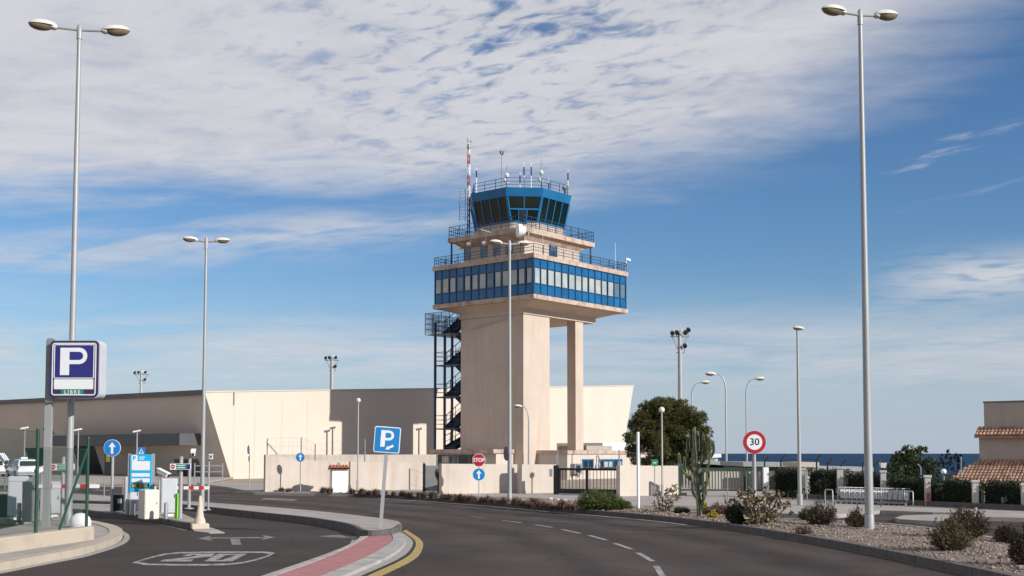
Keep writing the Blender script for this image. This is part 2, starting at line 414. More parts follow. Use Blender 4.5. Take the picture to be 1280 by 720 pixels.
M['sign_red'] = mat('sign_red', (.40, .014, .02), .4, .06, 3)
M['sign_green'] = mat('sign_green', (.02, .23, .13), .4, .08, 3)
M['sign_black'] = mat('sign_black', (.014, .013, .013), .4, .1, 3)
M['sign_yellow'] = mat('sign_yellow', (.72, .48, .02), .4, .1, 3)
M['sign_back'] = mat('sign_back', (.10, .075, .11), .5, .1, 3)
M['black'] = mat('black_plastic', (.014, .014, .015), .4, .15, 3)
M['cabinet'] = mat('grey_cabinet', (.52, .52, .53), .5, .05, 3, streak=.1, stcol=(.3, .28, .26))
M['cabinet_cream'] = mat('cream_cabinet', (.70, .62, .50), .55, .05, 3)
M['rubber'] = mat('rubber', (.02, .02, .02), .8, .2, 3)
M['green_post'] = mat('green_fence_paint', (.010, .055, .032), .45, .15, 4)
M['lime'] = mat('lime_bollard', (.22, .62, .02), .4, .05, 3)
M['cone'] = mat('faded_cone', (.60, .50, .39), .7, .15, 6, stain=(6, .45, .65, (.52, .36, .25), .7))
M['red'] = mat('red_paint', (.55, .03, .03), .45, .06, 3)
M['mesh_red'] = mat('faded_red', (.52, .10, .06), .6, .15, 3)
M['pine'] = mat('pine_leaf', (.085, .085, .016), .7, .3, .9, island=.4, trans=.2)
M['tree'] = mat('tree_leaf', (.045, .06, .014), .7, .35, .8, island=.4, trans=.25)
M['hedge'] = mat('hedge_leaf', (.022, .032, .012), .75, .35, 1.2, island=.4, trans=.15)
M['olive'] = mat('olive_leaf', (.085, .10, .05), .7, .3, 1.0, island=.35, trans=.2)
M['shrub'] = mat('shrub_leaf', (.078, .058, .030), .8, .3, 1.5, island=.45, trans=.2)
M['juniper'] = mat('juniper_leaf', (.085, .105, .018), .75, .3, 1.5, island=.4, trans=.2)
M['dryolive'] = mat('dry_olive_leaf', (.10, .085, .035), .8, .3, 1.5, island=.45, trans=.2)
M['bedplant'] = mat('bed_plant_leaf', (.17, .11, .078), .8, .3, 1.8, island=.5, trans=.15)
M['cactus'] = mat('cactus_skin', (.055, .066, .03), .65, .4, 5, stain=(5, .5, .64, (.26, .24, .12), .7))
M['pad'] = mat('dry_cactus_pad', (.235, .17, .092), .8, .35, 4, island=.5, stain=(5, .48, .62, (.10, .085, .04), .8))
M['pad_green'] = mat('green_cactus_pad', (.14, .115, .05), .8, .3, 5, island=.45)
M['bark'] = mat('bark', (.11, .085, .06), .9, .3, 6, .8, 20)
M['tile'] = mat('clay_roof_tile', (.34, .20, .135), .85, .25, 1.6, island=.28, stain=(2.5, .5, .7, (.58, .36, .22), .6))
M['pillar'] = mat('pillar_render', (.52, .48, .445), .85, .08, 2, .2, 30, streak=.15, stcol=(.3, .26, .23))
M['clay'] = mat('red_clay_tile', (.42, .13, .07), .85, .2, 5)
M['tail'] = mat('tail_light_glass', (.16, .012, .012), .25, .1, 3)
M['car_white'] = mat('white_car_paint', (.74, .75, .76), .22, .03, 2)
M['canopy'] = mat('grey_canopy', (.075, .074, .078), .5, .1, 1)
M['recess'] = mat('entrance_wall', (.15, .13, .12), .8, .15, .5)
M['corrug'] = mat('gate_sheet', (.36, .32, .27), .7, .12, 2, streak=.25, stcol=(.22, .18, .14))
M['shed'] = mat('shed_roof', (.32, .32, .32), .8, .1, 1)
M['water'] = mat('sea_water', (.010, .042, .095), .8, .25, .004, spec=.08)
M['mast_red'] = mat('mast_red', (.42, .08, .05), .6, .2, 4)
M['yellow_flower'] = mat('yellow_cushion', (.42, .32, .03), .8, .2, 8, island=.3)

# ------------------------------------------------------------------ ground, sea, roads
def smooth(t): t = max(0., min(1., t)); return t*t*(3-2*t)
def land_z(x, y):
    k = smooth((x - 18) / 14)
    right = -.06 - 5.2 * smooth((y - 58) / 40) - 26 * smooth((y - 120) / 60)
    left = -.06 - 31 * smooth((y - 190) / 70)
    return left * (1 - k) + right * k
g = MB(); xs = [-700, -400, -200, -100, -60, -30, -10, 0, 8, 14, 18, 20, 22, 24, 26, 28, 30, 32, 36, 44, 60, 100, 200, 400, 700]
ys = [-200, -60, -20, 0, 20, 40, 50, 58, 62, 66, 70, 75, 80, 85, 90, 95, 100, 110, 120, 130, 140, 150, 160, 170, 180, 190, 200, 210, 220, 230, 240, 250, 260, 275]
vv = [(x, y, land_z(x, y)) for y in ys for x in xs]
nx = len(xs)
g.add(vv, [(j*nx+i, j*nx+i+1, (j+1)*nx+i+1, (j+1)*nx+i) for j in range(len(ys)-1) for i in range(nx-1)])
struct(g.build('ground', M['earth'], smooth=True))
s = MB(); s.sheet([(-40000, 120, -30), (40000, 120, -30), (40000, 45000, -30), (-40000, 45000, -30)])
struct(s.build('sea', M['water']))


def poly_px(pts, z): return [W(u, v, z) for u, v in pts]
def curve_pts(pts, n=6):                          # smooth curve through plan points
    pts = [Vector(p) for p in pts]; out = []
    for i in range(len(pts)-1):
        p0, p1, p2, p3 = pts[max(i-1, 0)], pts[i], pts[i+1], pts[min(i+2, len(pts)-1)]
        for k in range(n):
            t = k/n
            out.append(.5*((2*p1) + (p2-p0)*t + (2*p0-5*p1+4*p2-p3)*t*t + (3*p1-p0-3*p2+p3)*t**3))
    out.append(pts[-1]); return out
def offset(line, d):                              # shift a plan polyline to its left by d
    out = []
    for i, p in enumerate(line):
        t = (line[min(i+1, len(line)-1)] - line[max(i-1, 0)]); t.z = 0; t.normalize()
        out.append(Vector((p.x - t.y*d, p.y + t.x*d, p.z)))
    return out
def strip(name, line, d0, d1, z, m, z0=None):     # band along a line; solid when z0 is given
    a, b = offset(line, d0), offset(line, d1); mb = MB(); n = len(line)
    if z0 is None:
        mb.add([(p.x, p.y, z) for p in a] + [(p.x, p.y, z) for p in b], [(i, i+1, n+i+1, n+i) if d1 > d0 else (i, n+i, n+i+1, i+1) for i in range(n-1)])
    else:
        vs = [(p.x, p.y, zz) for zz in (z0, z) for l in (a, b) for p in l]
        fs = []
        for i in range(n-1):
            fs += [(2*n+i, 2*n+i+1, 3*n+i+1, 3*n+i), (i, i+1, 2*n+i+1, 2*n+i), (n+i+1, n+i, 3*n+i, 3*n+i+1)]
        fs += [(n, 0, 2*n, 3*n), (n-1, 2*n-1, 4*n-1, 3*n-1)]
        mb.add(vs, fs)
    o = mb.build(name, m)
    if z0 is not None:
        bm = bmesh.new(); bm.from_mesh(o.data); bmesh.ops.recalc_face_normals(bm, faces=bm.faces); bm.to_mesh(o.data); bm.free()
    return struct(o)
def slab(name, poly, z0, z1, m):
    return struct(MB().prism([(p[0], p[1]) for p in poly], z0, z1).build(name, m))

# kerb of the planted bed, right-hand side of the road
RK = curve_pts([W(u, v) for u, v in [(318,617.0),(350,617.8),(430,620.5),(490,623),(540,626.5),(600,631),(640,634.5),(700,640),(760,645),(820,650.5),(880,657.5),(940,666.5),(1000,676.5),(1060,687.5),(1120,699.5),(1180,712.5),(1240,726),(1320,745),(1420,770)]], 5)
strip('kerb', RK, 0, .17, .145, M['kerb_dark'], -.03)
bed_back = curve_pts([W(u, v, .1) for u, v in [(318,615.5),(395,617),(480,618.5),(560,620.5),(640,622.5),(700,625.5),(790,633.5),(870,640.5),(960,648),(1087,654.5),(1180,664),(1280,682),(1380,704)]], 5)
bed_front = offset(RK, .17)
def bed():                                        # gravel surface with humps
    mb = MB(); n = 90; m = 14
    def samp(l, t):
        i = t * (len(l)-1); k = min(int(i), len(l)-2); return l[k].lerp(l[k+1], i-k)
    for i in range(n+1):
        p, q = samp(bed_front, i/n), samp(bed_back, i/n)
        for j in range(m+1):
            w = p.lerp(q, j/m)
            mb.v.append((w.x, w.y, .11 + .05*math.sin(math.pi*j/m) + random.uniform(-.012, .012)))
    mb.f = [(i*(m+1)+j, (i+1)*(m+1)+j, (i+1)*(m+1)+j+1, i*(m+1)+j+1) for i in range(n) for j in range(m)]
    struct(mb.build('gravel_bed', M['gravel'], smooth=True))
    st = MB()
    for k in range(9000):
        t = random.random()**.55
        p, q = samp(bed_front, t), samp(bed_back, t); tt = random.uniform(.03, .97); w = p.lerp(q, tt); zs_ = .108 + .05*math.sin(math.pi*tt)
        r = random.choice((.010, .012, .014, .017, .02, .024, .03, .036)) * random.uniform(.7, 1.3)
        if w.y > 34: r *= 1.2
        rot = Euler((random.uniform(-.5, .5), random.uniform(-.5, .5), random.uniform(0, 6))).to_matrix()
        st.ell((w.x, w.y, zs_ + r*.25), (r*random.uniform(.8, 1.5), r, r*.7), 5, 3, rot)
    tag(st.build('stones', M['stone']), 'pale loose stones scattered over the gravel bed beside the kerb', 'stones', None, 'stuff')
    return samp
samp = bed()
strip('kerb', bed_back, 0, .12, .135, M['kerb'], -.03)

def build_road():                                # one sheet; each point knows how far it lies from the kerb
    mb = MB(); xs_ = [-75, -60, -45] + [-36 + .75*i for i in range(70)] + [18, 24, 32, 45, 60]; ys_ = [-30, -10, 0, 6] + [10 + .9*i for i in range(60)] + [68, 76, 84]
    mb.v = [(x, min(y, 62 - x*.28 if x < 0 else 62 - min(x, 20)*.15), 0) for y in ys_ for x in xs_]; n = len(xs_)
    mb.f = [(j*n+i, j*n+i+1, (j+1)*n+i+1, (j+1)*n+i) for j in range(len(ys_)-1) for i in range(n-1)]
    o = struct(mb.build('road', M['asphalt'])); at_ = o.data.attributes.new('kerb_distance', 'FLOAT', 'POINT')
    vals = []
    for v in mb.v:
        if not (-25 < v[0] < 14): vals.append(50.); continue
        vals.append(min((p.x-v[0])**2 + (p.y-v[1])**2 for p in RK[::2])**.5)
    at_.data.foreach_set('value', vals)
build_road()

# pavement at the foot of the walls and beyond the right-hand service road
slab('pavement', [W(u, v, .12) for u, v in [(250,604.5),(286,609),(318,615.2),(395,616.8),(480,618.3),(560,620.3),(640,622.3),(700,625.2),(784,631.5),(860,632.5),(930,633),(962,634),(974,641.5),(1000,642.3),(1038,643.3),(1075,641),(1100,637.7),(1166,640.3),(1200,641),(1216,645.8),(1290,647.5),(1400,650)]]
     + [Vector((48, 56.5, 0)), Vector((24, 56.5, 0)), Vector((10, 57.5, 0)), Vector((-3, 62, 0)), Vector((-20, 74, 0))], -.03, .12, M['concrete'])
slab('island_pavement', [W(u, v, .12) for u, v in [(1119,646.5),(1128,643.8),(1150,643),(1185,642.5),(1215,646),(1200,649.5),(1183,651),(1150,650),(1125,648.5)]], -.03, .11, M['concrete'])
# pavement in front of the terminal
slab('terminal_pavement', [W(-200,604,.1), W(0,604,.1), W(120,603.5,.1), W(215,604,.1), W(282,608.5,.1), Vector((-19.5, 71, 0)), Vector((-22, 92, 0)), Vector((-70, 132, 0))], -.03, .10, M['concrete'])
# long median that ends in the nose with the leaning sign
MED = [(-60,629),(40,630),(100,632.2),(180,634.8),(224,637),(280,643.2),(330,649),(380,654.5),(420,661),(440,666),(452,672.5),(470,673.5),(492,671),(502,665),(498,660.3),(470,655.5),(430,650.2),(380,644.6),(300,637.5),(250,634),(180,629.3),(100,622.5),(40,620),(-60,618)]
edge_l = curve_pts([W(u, v) for u, v in MED[:14]], 4)
med = edge_l + [W(u, v) for u, v in MED[14:]]
slab('traffic_island', med, -.03, .19, M['concrete'])
strip('kerb', edge_l, -.012, .09, .196, M['kerb_dark'], -.03)
# the red cycle path and its two kerbs
lf = curve_pts([W(u, v) for u, v in [(250,745),(330,720),(380,703.5),(420,690),(436,681),(440,675.5)]], 6)
lk = curve_pts([W(u, v) for u, v in [(290,745),(357,720),(405,702),(440,686),(455,677),(460,673.8)]], 6)
rk = curve_pts([W(u, v) for u, v in [(350,745),(410,722),(458,701),(482,687),(491,678),(490,672)]], 6)
rf = curve_pts([W(u, v) for u, v in [(400,745),(456,720),(500,700),(515,688),(517,676),(502,664.5)]], 6)
yf = curve_pts([W(u, v) for u, v in [(425,745),(478,720),(516,701),(527,689),(527,676),(508,662.5)]], 6)
def between(name, a, b, z, m, z0=None):
    n = len(a); mb = MB()
    if z0 is None: mb.add([(p.x, p.y, z) for p in a] + [(p.x, p.y, z) for p in b], [(i, n+i, n+i+1, i+1) for i in range(n-1)])
    else:
        mb.add([(p.x, p.y, q) for q in (z0, z) for l in (a, b) for p in l],
               [f for i in range(n-1) for f in ((2*n+i, 3*n+i, 3*n+i+1, 2*n+i+1), (i, 2*n+i, 2*n+i+1, i+1), (n+i+1, 3*n+i+1, 3*n+i, n+i))] + [(0, n, 3*n, 2*n), (n-1, 3*n-1, 4*n-1, 2*n-1)])
    o = mb.build(name, m)
    bm = bmesh.new(); bm.from_mesh(o.data); bmesh.ops.recalc_face_normals(bm, faces=bm.faces)
    if z0 is None and sum(f.normal.z for f in bm.faces) < 0: bmesh.ops.reverse_faces(bm, faces=bm.faces)
    bm.to_mesh(o.data); bm.free(); return struct(o)
mid = lambda a, b, t: [p.lerp(q, t) for p, q in zip(a, b)]
between('gutter', lf, mid(lf, lk, .42), .012, M['gutter'])
between('gutter_joint', mid(lf, lk, .42), mid(lf, lk, .50), .008, M['seam'])
between('kerb', mid(lf, lk, .50), lk, .075, M['kerb'], -.03)
between('cycle_path', lk, rk, .062, M['red_path'], -.03)
between('kerb', rk, mid(rk, rf, .62), .075, M['kerb'], -.03)
between('gutter', mid(rk, rf, .62), mid(rk, rf, .93), .014, M['gutter'])
between('gutter_joint', mid(rk, rf, .93), rf, .008, M['seam'])
between('yellow_line', mid(rf, yf, .15), yf, .006, M['yellow_paint'])

# toll island on the left
TOLL = [(60,640),(104,642.5),(122,646),(180,651.5),(225,659.5),(240,661.5),(247,657),(228,648),(190,640.5),(140,635.5),(100,634.5),(60,633)]
toll_edge = curve_pts([W(u, v) for u, v in TOLL[1:6]], 4)
toll = [W(*TOLL[0])] + toll_edge + [W(u, v) for u, v in TOLL[6:]]
slab('toll_island', toll, -.03, .15, M['concrete'])
strip('kerb', toll_edge, -.012, .14, .156, M['kerb_dark'], -.03)
slab('island_tip', [W(u, v) for u, v in [(241,662.2),(250,657.5),(266,661),(281,666.5),(262,667),(243,664.5)]], -.02, .02, M['kerb'])
# second toll island behind the wire fence
slab('toll_island', [W(u, v) for u, v in [(-90,652),(-90,640),(30,641),(70,645),(84,650),(60,654),(20,655)]], -.03, .15, M['concrete'])

def joints(line, d0, d1, z, m, step=1.0):         # dark mortar joints across a kerb
    mb = MB(); acc = 0.0; a, b = offset(line, d0), offset(line, d1)
    for i in range(1, len(line)):
        L = (line[i]-line[i-1]).length; acc += L
        if acc < step: continue
        acc = 0.0; p, q = a[i], b[i]; t_ = (line[i]-line[i-1]).normalized()*.008
        mb.hexa([(p.x-t_.x, p.y-t_.y, 0), (p.x+t_.x, p.y+t_.y, 0), (q.x+t_.x, q.y+t_.y, 0), (q.x-t_.x, q.y-t_.y, 0)], [(p.x-t_.x, p.y-t_.y, z), (p.x+t_.x, p.y+t_.y, z), (q.x+t_.x, q.y+t_.y, z), (q.x-t_.x, q.y-t_.y, z)])
    struct(mb.build('kerb_joint', m))
def finer(line, st=.25):
    out = [line[0]]
    for p, q in zip(line, line[1:]):
        n = max(1, int((q-p).length/st)); out += [p.lerp(q, k/n) for k in range(1, n+1)]
    return out
joints(finer([p for p in RK if p.y < 44]), -.003, .173, .148, M['seam'])
joints(finer([p for p in edge_l if p.x > -12]), -.016, .094, .199, M['seam'])

# the near corner of pavement with its cream kerb
CK = curve_pts([W(u, v) for u, v in [(-140,744),(-60,728),(0,717),(60,705),(110,695),(148,683),(161,675),(160,668),(146,662),(122,657)]], 6)
slab('corner_pavement', [p for p in offset(CK, .3)] + [W(60,655), W(0,668), W(-140,700)], -.03, .13, M['concrete'])
strip('gutter', CK, 0, .13, .012, M['gutter'], -.02)
strip('gutter_joint', CK, .13, .16, .006, M['seam'])
strip('kerb', CK, .16, .46, .15, M['cream_kerb'], -.03)
joints(finer(CK), .157, .463, .153, M['gutter'], .9)
# low plinth under the wire fence
def plinth():
    p0, p1 = W(-160, 716, .13), W(118, 674.5, .13)
    d = (p1 - p0).normalized(); n = Vector((-d.y, d.x, 0)) * .28
    mb = MB().prism([tuple(q.xy) for q in (p0, p1, p1 + d*.04 + n*.3, p1 + n, p0 + n)], .1, .42)
    o = mb.build('fence_plinth', M['cream_kerb'], bevel=.03)
    tag(o, 'low cream concrete plinth under the green wire fence', 'plinth')
    return p0, p1, d, n
PL = plinth()

# ---- road markings
def mark(name, polys, z=.005, m='paint'):
    mb = MB()
    for p in polys:
        q = [W(u, v, z) for u, v in p]
        ar = sum(q[i].x*q[(i+1)%len(q)].y - q[(i+1)%len(q)].x*q[i].y for i in range(len(q)))
        mb.sheet(q if ar > 0 else q[::-1])
    return struct(mb.build(name, M[m]))
def ribbon(pts, wd):                              # pixel line -> ground ribbon polygon with real width
    l = curve_pts([W(u, v) for u, v in pts], 4); return l, wd
dashes = [((588,645.6),(608,648)),((628,650.8),(652,653.6)),((669,656),(690,659.4)),((702.5,662),(725,667)),((736,669.2),(759,675.6)),((768,679.2),(790,686.8)),((797,691),(816,701.8)),((820,707.5),(829,722))]
for i, (p, q) in enumerate(dashes):
    strip('lane_dash', [W(*p), W(*q)], -.055, .055, .005, M['paint_worn' if i == 0 else 'paint'])
l_edge = [p for p in RK if 26 < p.y < 46]
strip('edge_line', [p for p in RK if 32 < p.y < 45], -.32, -.18, .005, M['paint'])
strip('edge_line', [p for p in RK if 44.5 < p.y < 52], -.55, -.15, .005, M['paint_worn'])
strip('yellow_line', [p for p in RK if p.y < 31.5], -.075, -.03, .005, M['yellow_worn'])
def hoop(outer, dx, dy):                          # outline with an inner outline, as quads
    c = (sum(p[0] for p in outer)/len(outer), sum(p[1] for p in outer)/len(outer))
    inner = []
    w = max(p[0] for p in outer)-min(p[0] for p in outer); h = max(p[1] for p in outer)-min(p[1] for p in outer)
    for p in outer: inner.append((c[0]+(p[0]-c[0])*(1-2*dx/w), c[1]+(p[1]-c[1])*(1-2*dy/h)))
    n = len(outer); return [[outer[i], outer[(i+1)%n], inner[(i+1)%n], inner[i]] for i in range(n)]
oval = [(165,703.2),(177,699.5),(192,695),(205,692),(222,690.2),(255,689.4),(300,689.1),(335,689.4),(344,690.8),(337,695),(322,700),(305,704),(285,706.3),(255,707),(215,707),(180,706.2)]
mark('speed_marking', hoop(oval, 7, 1.9) + [
    [(227,694.8),(238,692.1),(269,691.9),(264,695.6),(226,699.3),(242,699.2),(239.5,701.7),(199,701.8),(204,699.7),(244,695.3),(246,693.9),(241,693.9),(236,694.9)],
    [(255,701.6),(290,701.6),(288,699.9),(270,699.9)], [(290,701.6),(309,692),(296,693.7),(278,699.9),(288,699.9)], [(309,692),(272,692.3),(283,693.8),(296,693.7)], [(255,701.6),(270,699.9),(283,693.8),(272,692.3)]])
mark('lane_arrow', [[(262,673.2),(262,671.9),(330,671.3),(330,672.7)], [(247,673.3),(264,669.6),(261,672.5),(266,676.2)], [(344,671.6),(328,668.8),(331,672),(326,675)], [(287,672.5),(299,672.5),(302,681),(290,681)]], m='paint_worn')
strip('edge_line', curve_pts([W(u, v) for u, v in [(196,655),(215,659),(232,663)]], 4), -.05, .05, .005, M['paint_worn'])
mark('crossing_bar', [[(420,668.4),(448,670.8),(446,673),(398,670.5)], [(330,622.5),(374,624.2),(366,626),(326,624.3)], [(300,640.2),(330,643),(324,644),(292,641)], [(300,614.5),(322,616),(312,617.2),(288,615.6)]], m='paint_worn')
mark('parking_line', [[(0+40*k,611.5+.25*k),(22+40*k,611.6+.25*k),(16+40*k,612.6+.25*k),(-6+40*k,612.5+.25*k)] for k in range(7)], m='paint_worn')
strip('tar_seam', [W(525,666), W(700,668), W(990,668.5)], -.05, .05, .004, M['seam'])
strip('tar_seam', curve_pts([W(u, v) for u, v in [(385,652.5),(470,650),(560,650.5),(640,655)]], 5), -.03, .03, .004, M['seam'])
strip('tar_seam', curve_pts([W(u, v) for u, v in [(340,631),(450,636),(600,641),(720,650)]], 5), -.03, .03, .004, M['seam'])

# ================================================================== CONTROL TOWER
TA = R(50)
VX, UX = Vector((math.cos(TA), math.sin(TA), 0)), Vector((-math.sin(TA), math.cos(TA), 0))
N0 = Vector((1.634, 87.66, 0))
def lw(x, y, z=0, o=N0): p = o + VX*x + UX*y; p.z = z; return p
def solve(fn, u, lo, hi):                         # parameter at which a point falls on photo column u
    f = lambda t: proj(fn(t))[0] - u
    a, b = lo, hi; fa = f(a)
    for _ in range(60):
        m = (a+b)/2; fm = f(m)
        if (fm > 0) == (fa > 0): a = m
        else: b = m
    return (a+b)/2
def tz(x, y, v, o=N0): return zrow(v, lw(x, y, 0, o).y)

def railing(mb, pts, h, step=1.1, r=.022, rails=(1.0, .55), closed=False, infill=0):
    pts = [Vector(p) for p in pts]
    segs = list(zip(pts, pts[1:] + ([pts[0]] if closed else [])))[:len(pts) if closed else len(pts)-1]
    for p, q in segs:
        for k in rails: mb.bar(p + Vector((0, 0, h*k)), q + Vector((0, 0, h*k)), r*1.7)
        n = max(1, round((q-p).length / step))
        for i in range(n+1): a = p.lerp(q, i/n); mb.bar(a, a + Vector((0, 0, h)), r*2.0)
        if infill:
            m = max(2, round((q-p).length / infill))
            for i in range(1, m): a = p.lerp(q, i/m); mb.bar(a + Vector((0, 0, .1)), a + Vector((0, 0, h)), r*.7)
    return mb

def build_tower():
    t = thing('control_tower', 'beige airport control tower with blue glazed storey and dark green cab', 'control tower', N0, TA)
    zr = lambda v, x=0, y=0: tz(x, y, v)
    bx = solve(lambda s: lw(s, 0, 14), 783, 2, 30); by = solve(lambda s: lw(0, s, 14), 543, 2, 30)
    zs0, zs1, zg0, zg1, zp = zr(373), zr(367.3), zr(366.7), zr(322), zr(316)
    # --- legs under the office storey
    sx0, sy0 = 1.14, 1.94
    sy1 = solve(lambda s: lw(sx0, s, 9), 576, 2, 20); sx1 = solve(lambda s: lw(s, sy0, 9), 687, 1, 20)
    MB().box(sx0, sx1, sy0, sy1, -.5, zs0-.9).build('shaft', M['tower'], t)
    cx0 = solve(lambda s: lw(s, sy0, 9), 719.4, 1, 20); cx1 = solve(lambda s: lw(s, sy0, 9), 729, 1, 20)
    MB().box(cx0, cx1, sy0, sy0+.86, -.5, zs0-.9).build('column', M['tower'], t)
    MB().box(10.9, 12.1, 8.6, 9.4, -.5, zs0-.9).build('column', M['tower'], t)  # unseen, added for the dark band it casts on the terminal wall
    MB().box(sx1+.002, 9.2, 5.9, 8.2, -.5, zs0-.9).build('shadow_core', M['tower'], t)  # unseen block added behind the shaft to close a lit gap in its shadow
    sof = MB(); sof.box(sx0-.12, bx-1.9, sy0-.12, sy1+.12, zs0-.9, zs0-.003)
    sof.add([(0.35, .35, zs0-.001), (bx-.35, .35, zs0-.001), (bx-.35, by-.35, zs0-.001), (.35, by-.35, zs0-.001),
             (sx0-.1, sy0-.1, zs0-.5), (bx-2.0, sy0-.1, zs0-.5), (bx-2.0, sy1+.1, zs0-.5), (sx0-.1, sy1+.1, zs0-.5)],
            [(4,7,6,5), (0,4,5,1), (1,5,6,2), (2,6,7,3), (3,7,4,0)])
    sof.build('floor_beam', M['tower'], t)
    MB().tube([(sx0-.14, sy0+1.0, zs0-1.1), (sx0-.14, sy1-1.2, zs0-1.75)], .03, 6).build('pipe', M['galv'], t)
    MB().box(-.1, bx+.1, -.1, by+.1, zs0, zs1).build('floor_slab', M['tower_edge'], t)
    core = MB().box(.16, bx-.16, .16, by-.16, zs1, zg1); core.build('storey_core', M['blue_frame'], t)
    MB().box(-.12, bx+.12, -.12, by+.12, zg1, zp).build('parapet', M['tower_edge'], t)
    # --- curtain wall: 13 bays on the shaded face, 14 on the sunny one
    z1, z2 = zr(353.4), zr(333)
    fr = MB()
    wins = []
    def bays(n, L, pt, alt):
        for i in range(n):
            a0, a1 = L*i/n, L*(i+1)/n; g_ = .055
            narrow = .16 if (i % 3 == 1 or (alt and i % 4 == 0)) else .06
            yield a0+g_, a1-g_, a0+g_+narrow*.5, a1-g_-narrow*.5
            fr.box(*pt(a0-.045, a0+.045, -.02, .14), zg0, zg1)
        fr.box(*pt(L-.09, L-.003, -.018, .14), zg0, zg1)
        for zz in (z1, z2): fr.box(*pt(.05, L-.05, -.012, .14), zz-.04, zz+.04)
    fx = lambda a0, a1, d0, d1: (a0, a1, d0, d1)
    fy = lambda a0, a1, d0, d1: (d0, d1, a0, a1)
    for n, L, pt, alt in ((14, bx, fx, False), (13, by, fy, True)):
        for a0, a1, w0, w1 in bays(n, L, pt, alt):
            MB().box(*pt(a0, a1, .03, .15), zg0+.02, z1-.045).build('spandrel_panel', M['blue_panel'], t)
            MB().box(*pt(a0, a1, .03, .15), z2+.045, zg1-.02).build('spandrel_panel', M['blue_panel'], t)
            w = MB().box(*pt(w0, w1, .045, .15), z1+.045, z2-.045).build('window', M['glass_blue' if random.random() < .13 else 'blind'], t)
    fr.build('curtain_wall_frame', M['blue_frame'], t)
    # --- terrace railing on the office storey
    r = railing(MB(), [(.0, .0, zp), (bx, .0, zp), (bx, by, zp), (0, by, zp)], zr(304)-zr(316), 1.25, .02, (1, .66, .33), True, .22)
    r.build('terrace_railing', M['blue_steel'], t)
    # --- recessed upper storey, then the balcony slab
    wy = 2.7; wx = 2.2
    wx1 = solve(lambda s: lw(s, wy, 17), 724, 2, 20); wy1 = solve(lambda s: lw(wx, s, 17), 579.6, 2, 20)
    bsx, bsy = 1.2, 2.0
    zb0, zb1 = tz(bsx, bsy, 288.7), tz(bsx, bsy, 282.6)
    bs1 = solve(lambda s: lw(s, bsy, 18), 743.5, 2, 20); bs2 = solve(lambda s: lw(bsx, s, 18), 559.6, 2, 20)
    MB().box(wx, wx1, wy, wy1, zp-.05, zb0).build('upper_storey_wall', M['tower'], t)
    sl_ = MB().box(bsx, bs1, bsy, bs2, zb0, zb1)
    sl_.add([(bsx+.25, bsy+.25, zb0-.001), (bs1-.25, bsy+.25, zb0-.001), (bs1-.25, bs2-.25, zb0-.001), (bsx+.25, bs2-.25, zb0-.001),
             (wx-.02, wy-.02, zb0-.45), (wx1+.02, wy-.02, zb0-.45), (wx1+.02, wy1+.02, zb0-.45), (wx-.02, wy1+.02, zb0-.45)],
            [(0,4,5,1), (1,5,6,2), (2,6,7,3), (3,7,4,0)])
    sl_.build('balcony_slab', M['tower_edge'], t)
    du = solve(lambda s: lw(s, wy, 16), 691, 2, 20)
    d_ = MB().box(du-.5, du+.55, wy-.05, wy+.02, zp, zp+2.0).build('door', M['blue_steel'], t)
    MB().box(du-.3, du+.3, wy-.075, wy-.052, zp+1.15, zp+1.85).build('pane', M['glass_blue'], d_)
    for a in (3.9, 5.2, 6.6, 8.4):
        MB().box(wx-.04, wx+.02, a, a+.75, zp+.7, zp+1.75).build('window', M['glass_blue'], t)
    for x, y in ((bs1-.25, bsy+.25), (bsx+.2, bs2-.25)):
        MB().tube([(x, y, zp), (x, y, zb0)], .075, 8).build('prop', M['blue_steel'], t)
    r = railing(MB(), [(bsx+.08, bsy+.08, zb1), (bs1-.08, bsy+.08, zb1), (bs1-.08, bs2-.08, zb1), (bsx+.08, bs2-.08, zb1)], .92, 1.1, .02, (1, .62, .3), True, .25)
    r.build('balcony_railing', M['blue_steel'], t)
    # --- cab: chamfered square, walls leaning out
    cxc, cyc = 5.6, 6.0
    def octo(s, c, z): return [(cxc+a, cyc+b, z) for a, b in ((-s, -s+c), (-s+c, -s), (s-c, -s), (s, -s+c), (s, s-c), (s-c, s), (-s+c, s), (-s, s-c))]
    yc = lw(cxc-3, cyc-3).y
    zc0, zc1, zf1 = zrow(275.3, yc), zrow(244.6, yc), zrow(234, yc)
    sb, cb, st, ct = 3.29, 1.53, 3.80, 2.0
    base = MB(); o8 = octo(sb+.02, cb, 0); base.prism([p[:2] for p in o8], zb1-.02, zc0)
    base.build('cab_base', M['tower'], t)
    B, T = octo(sb, cb, zc0), octo(st, ct, zc1)
    def wl(i, a, b, push=0.0):
        i2 = (i+1) % 8
        lo = Vector(B[i]).lerp(Vector(B[i2]), a); hi = Vector(T[i]).lerp(Vector(T[i2]), a)
        p = lo.lerp(hi, b); c = Vector((cxc, cyc, p.z))
        nrm = (Vector(B[i]).lerp(Vector(B[i2]), .5) - Vector((cxc, cyc, zc0))).normalized()
        return p + nrm*push
    fr = MB()
    nb = {0: 2, 1: 4, 2: 1, 3: 4, 4: 1, 5: 4, 6: 1, 7: 4}
    for i in range(8):
        n = nb[i]
        for k in range(n):
            a0, a1 = k/n, (k+1)/n
            if i == 0:                            # the face with the balcony door
                rows = [(.0, .5), (.5, 1.)]
            else: rows = [(0., 1.)]
            for b0, b1 in rows:
                q = [wl(i, a0, b0), wl(i, a1, b0), wl(i, a1, b1), wl(i, a0, b1)]
                qi = [wl(i, a0, b0, -.05), wl(i, a1, b0, -.05), wl(i, a1, b1, -.05), wl(i, a0, b1, -.05)]
                MB().hexa([qi[0], qi[1], q[1], q[0]], [qi[3], qi[2], q[2], q[3]]).build('cab_window', M['cab_glass'], t)
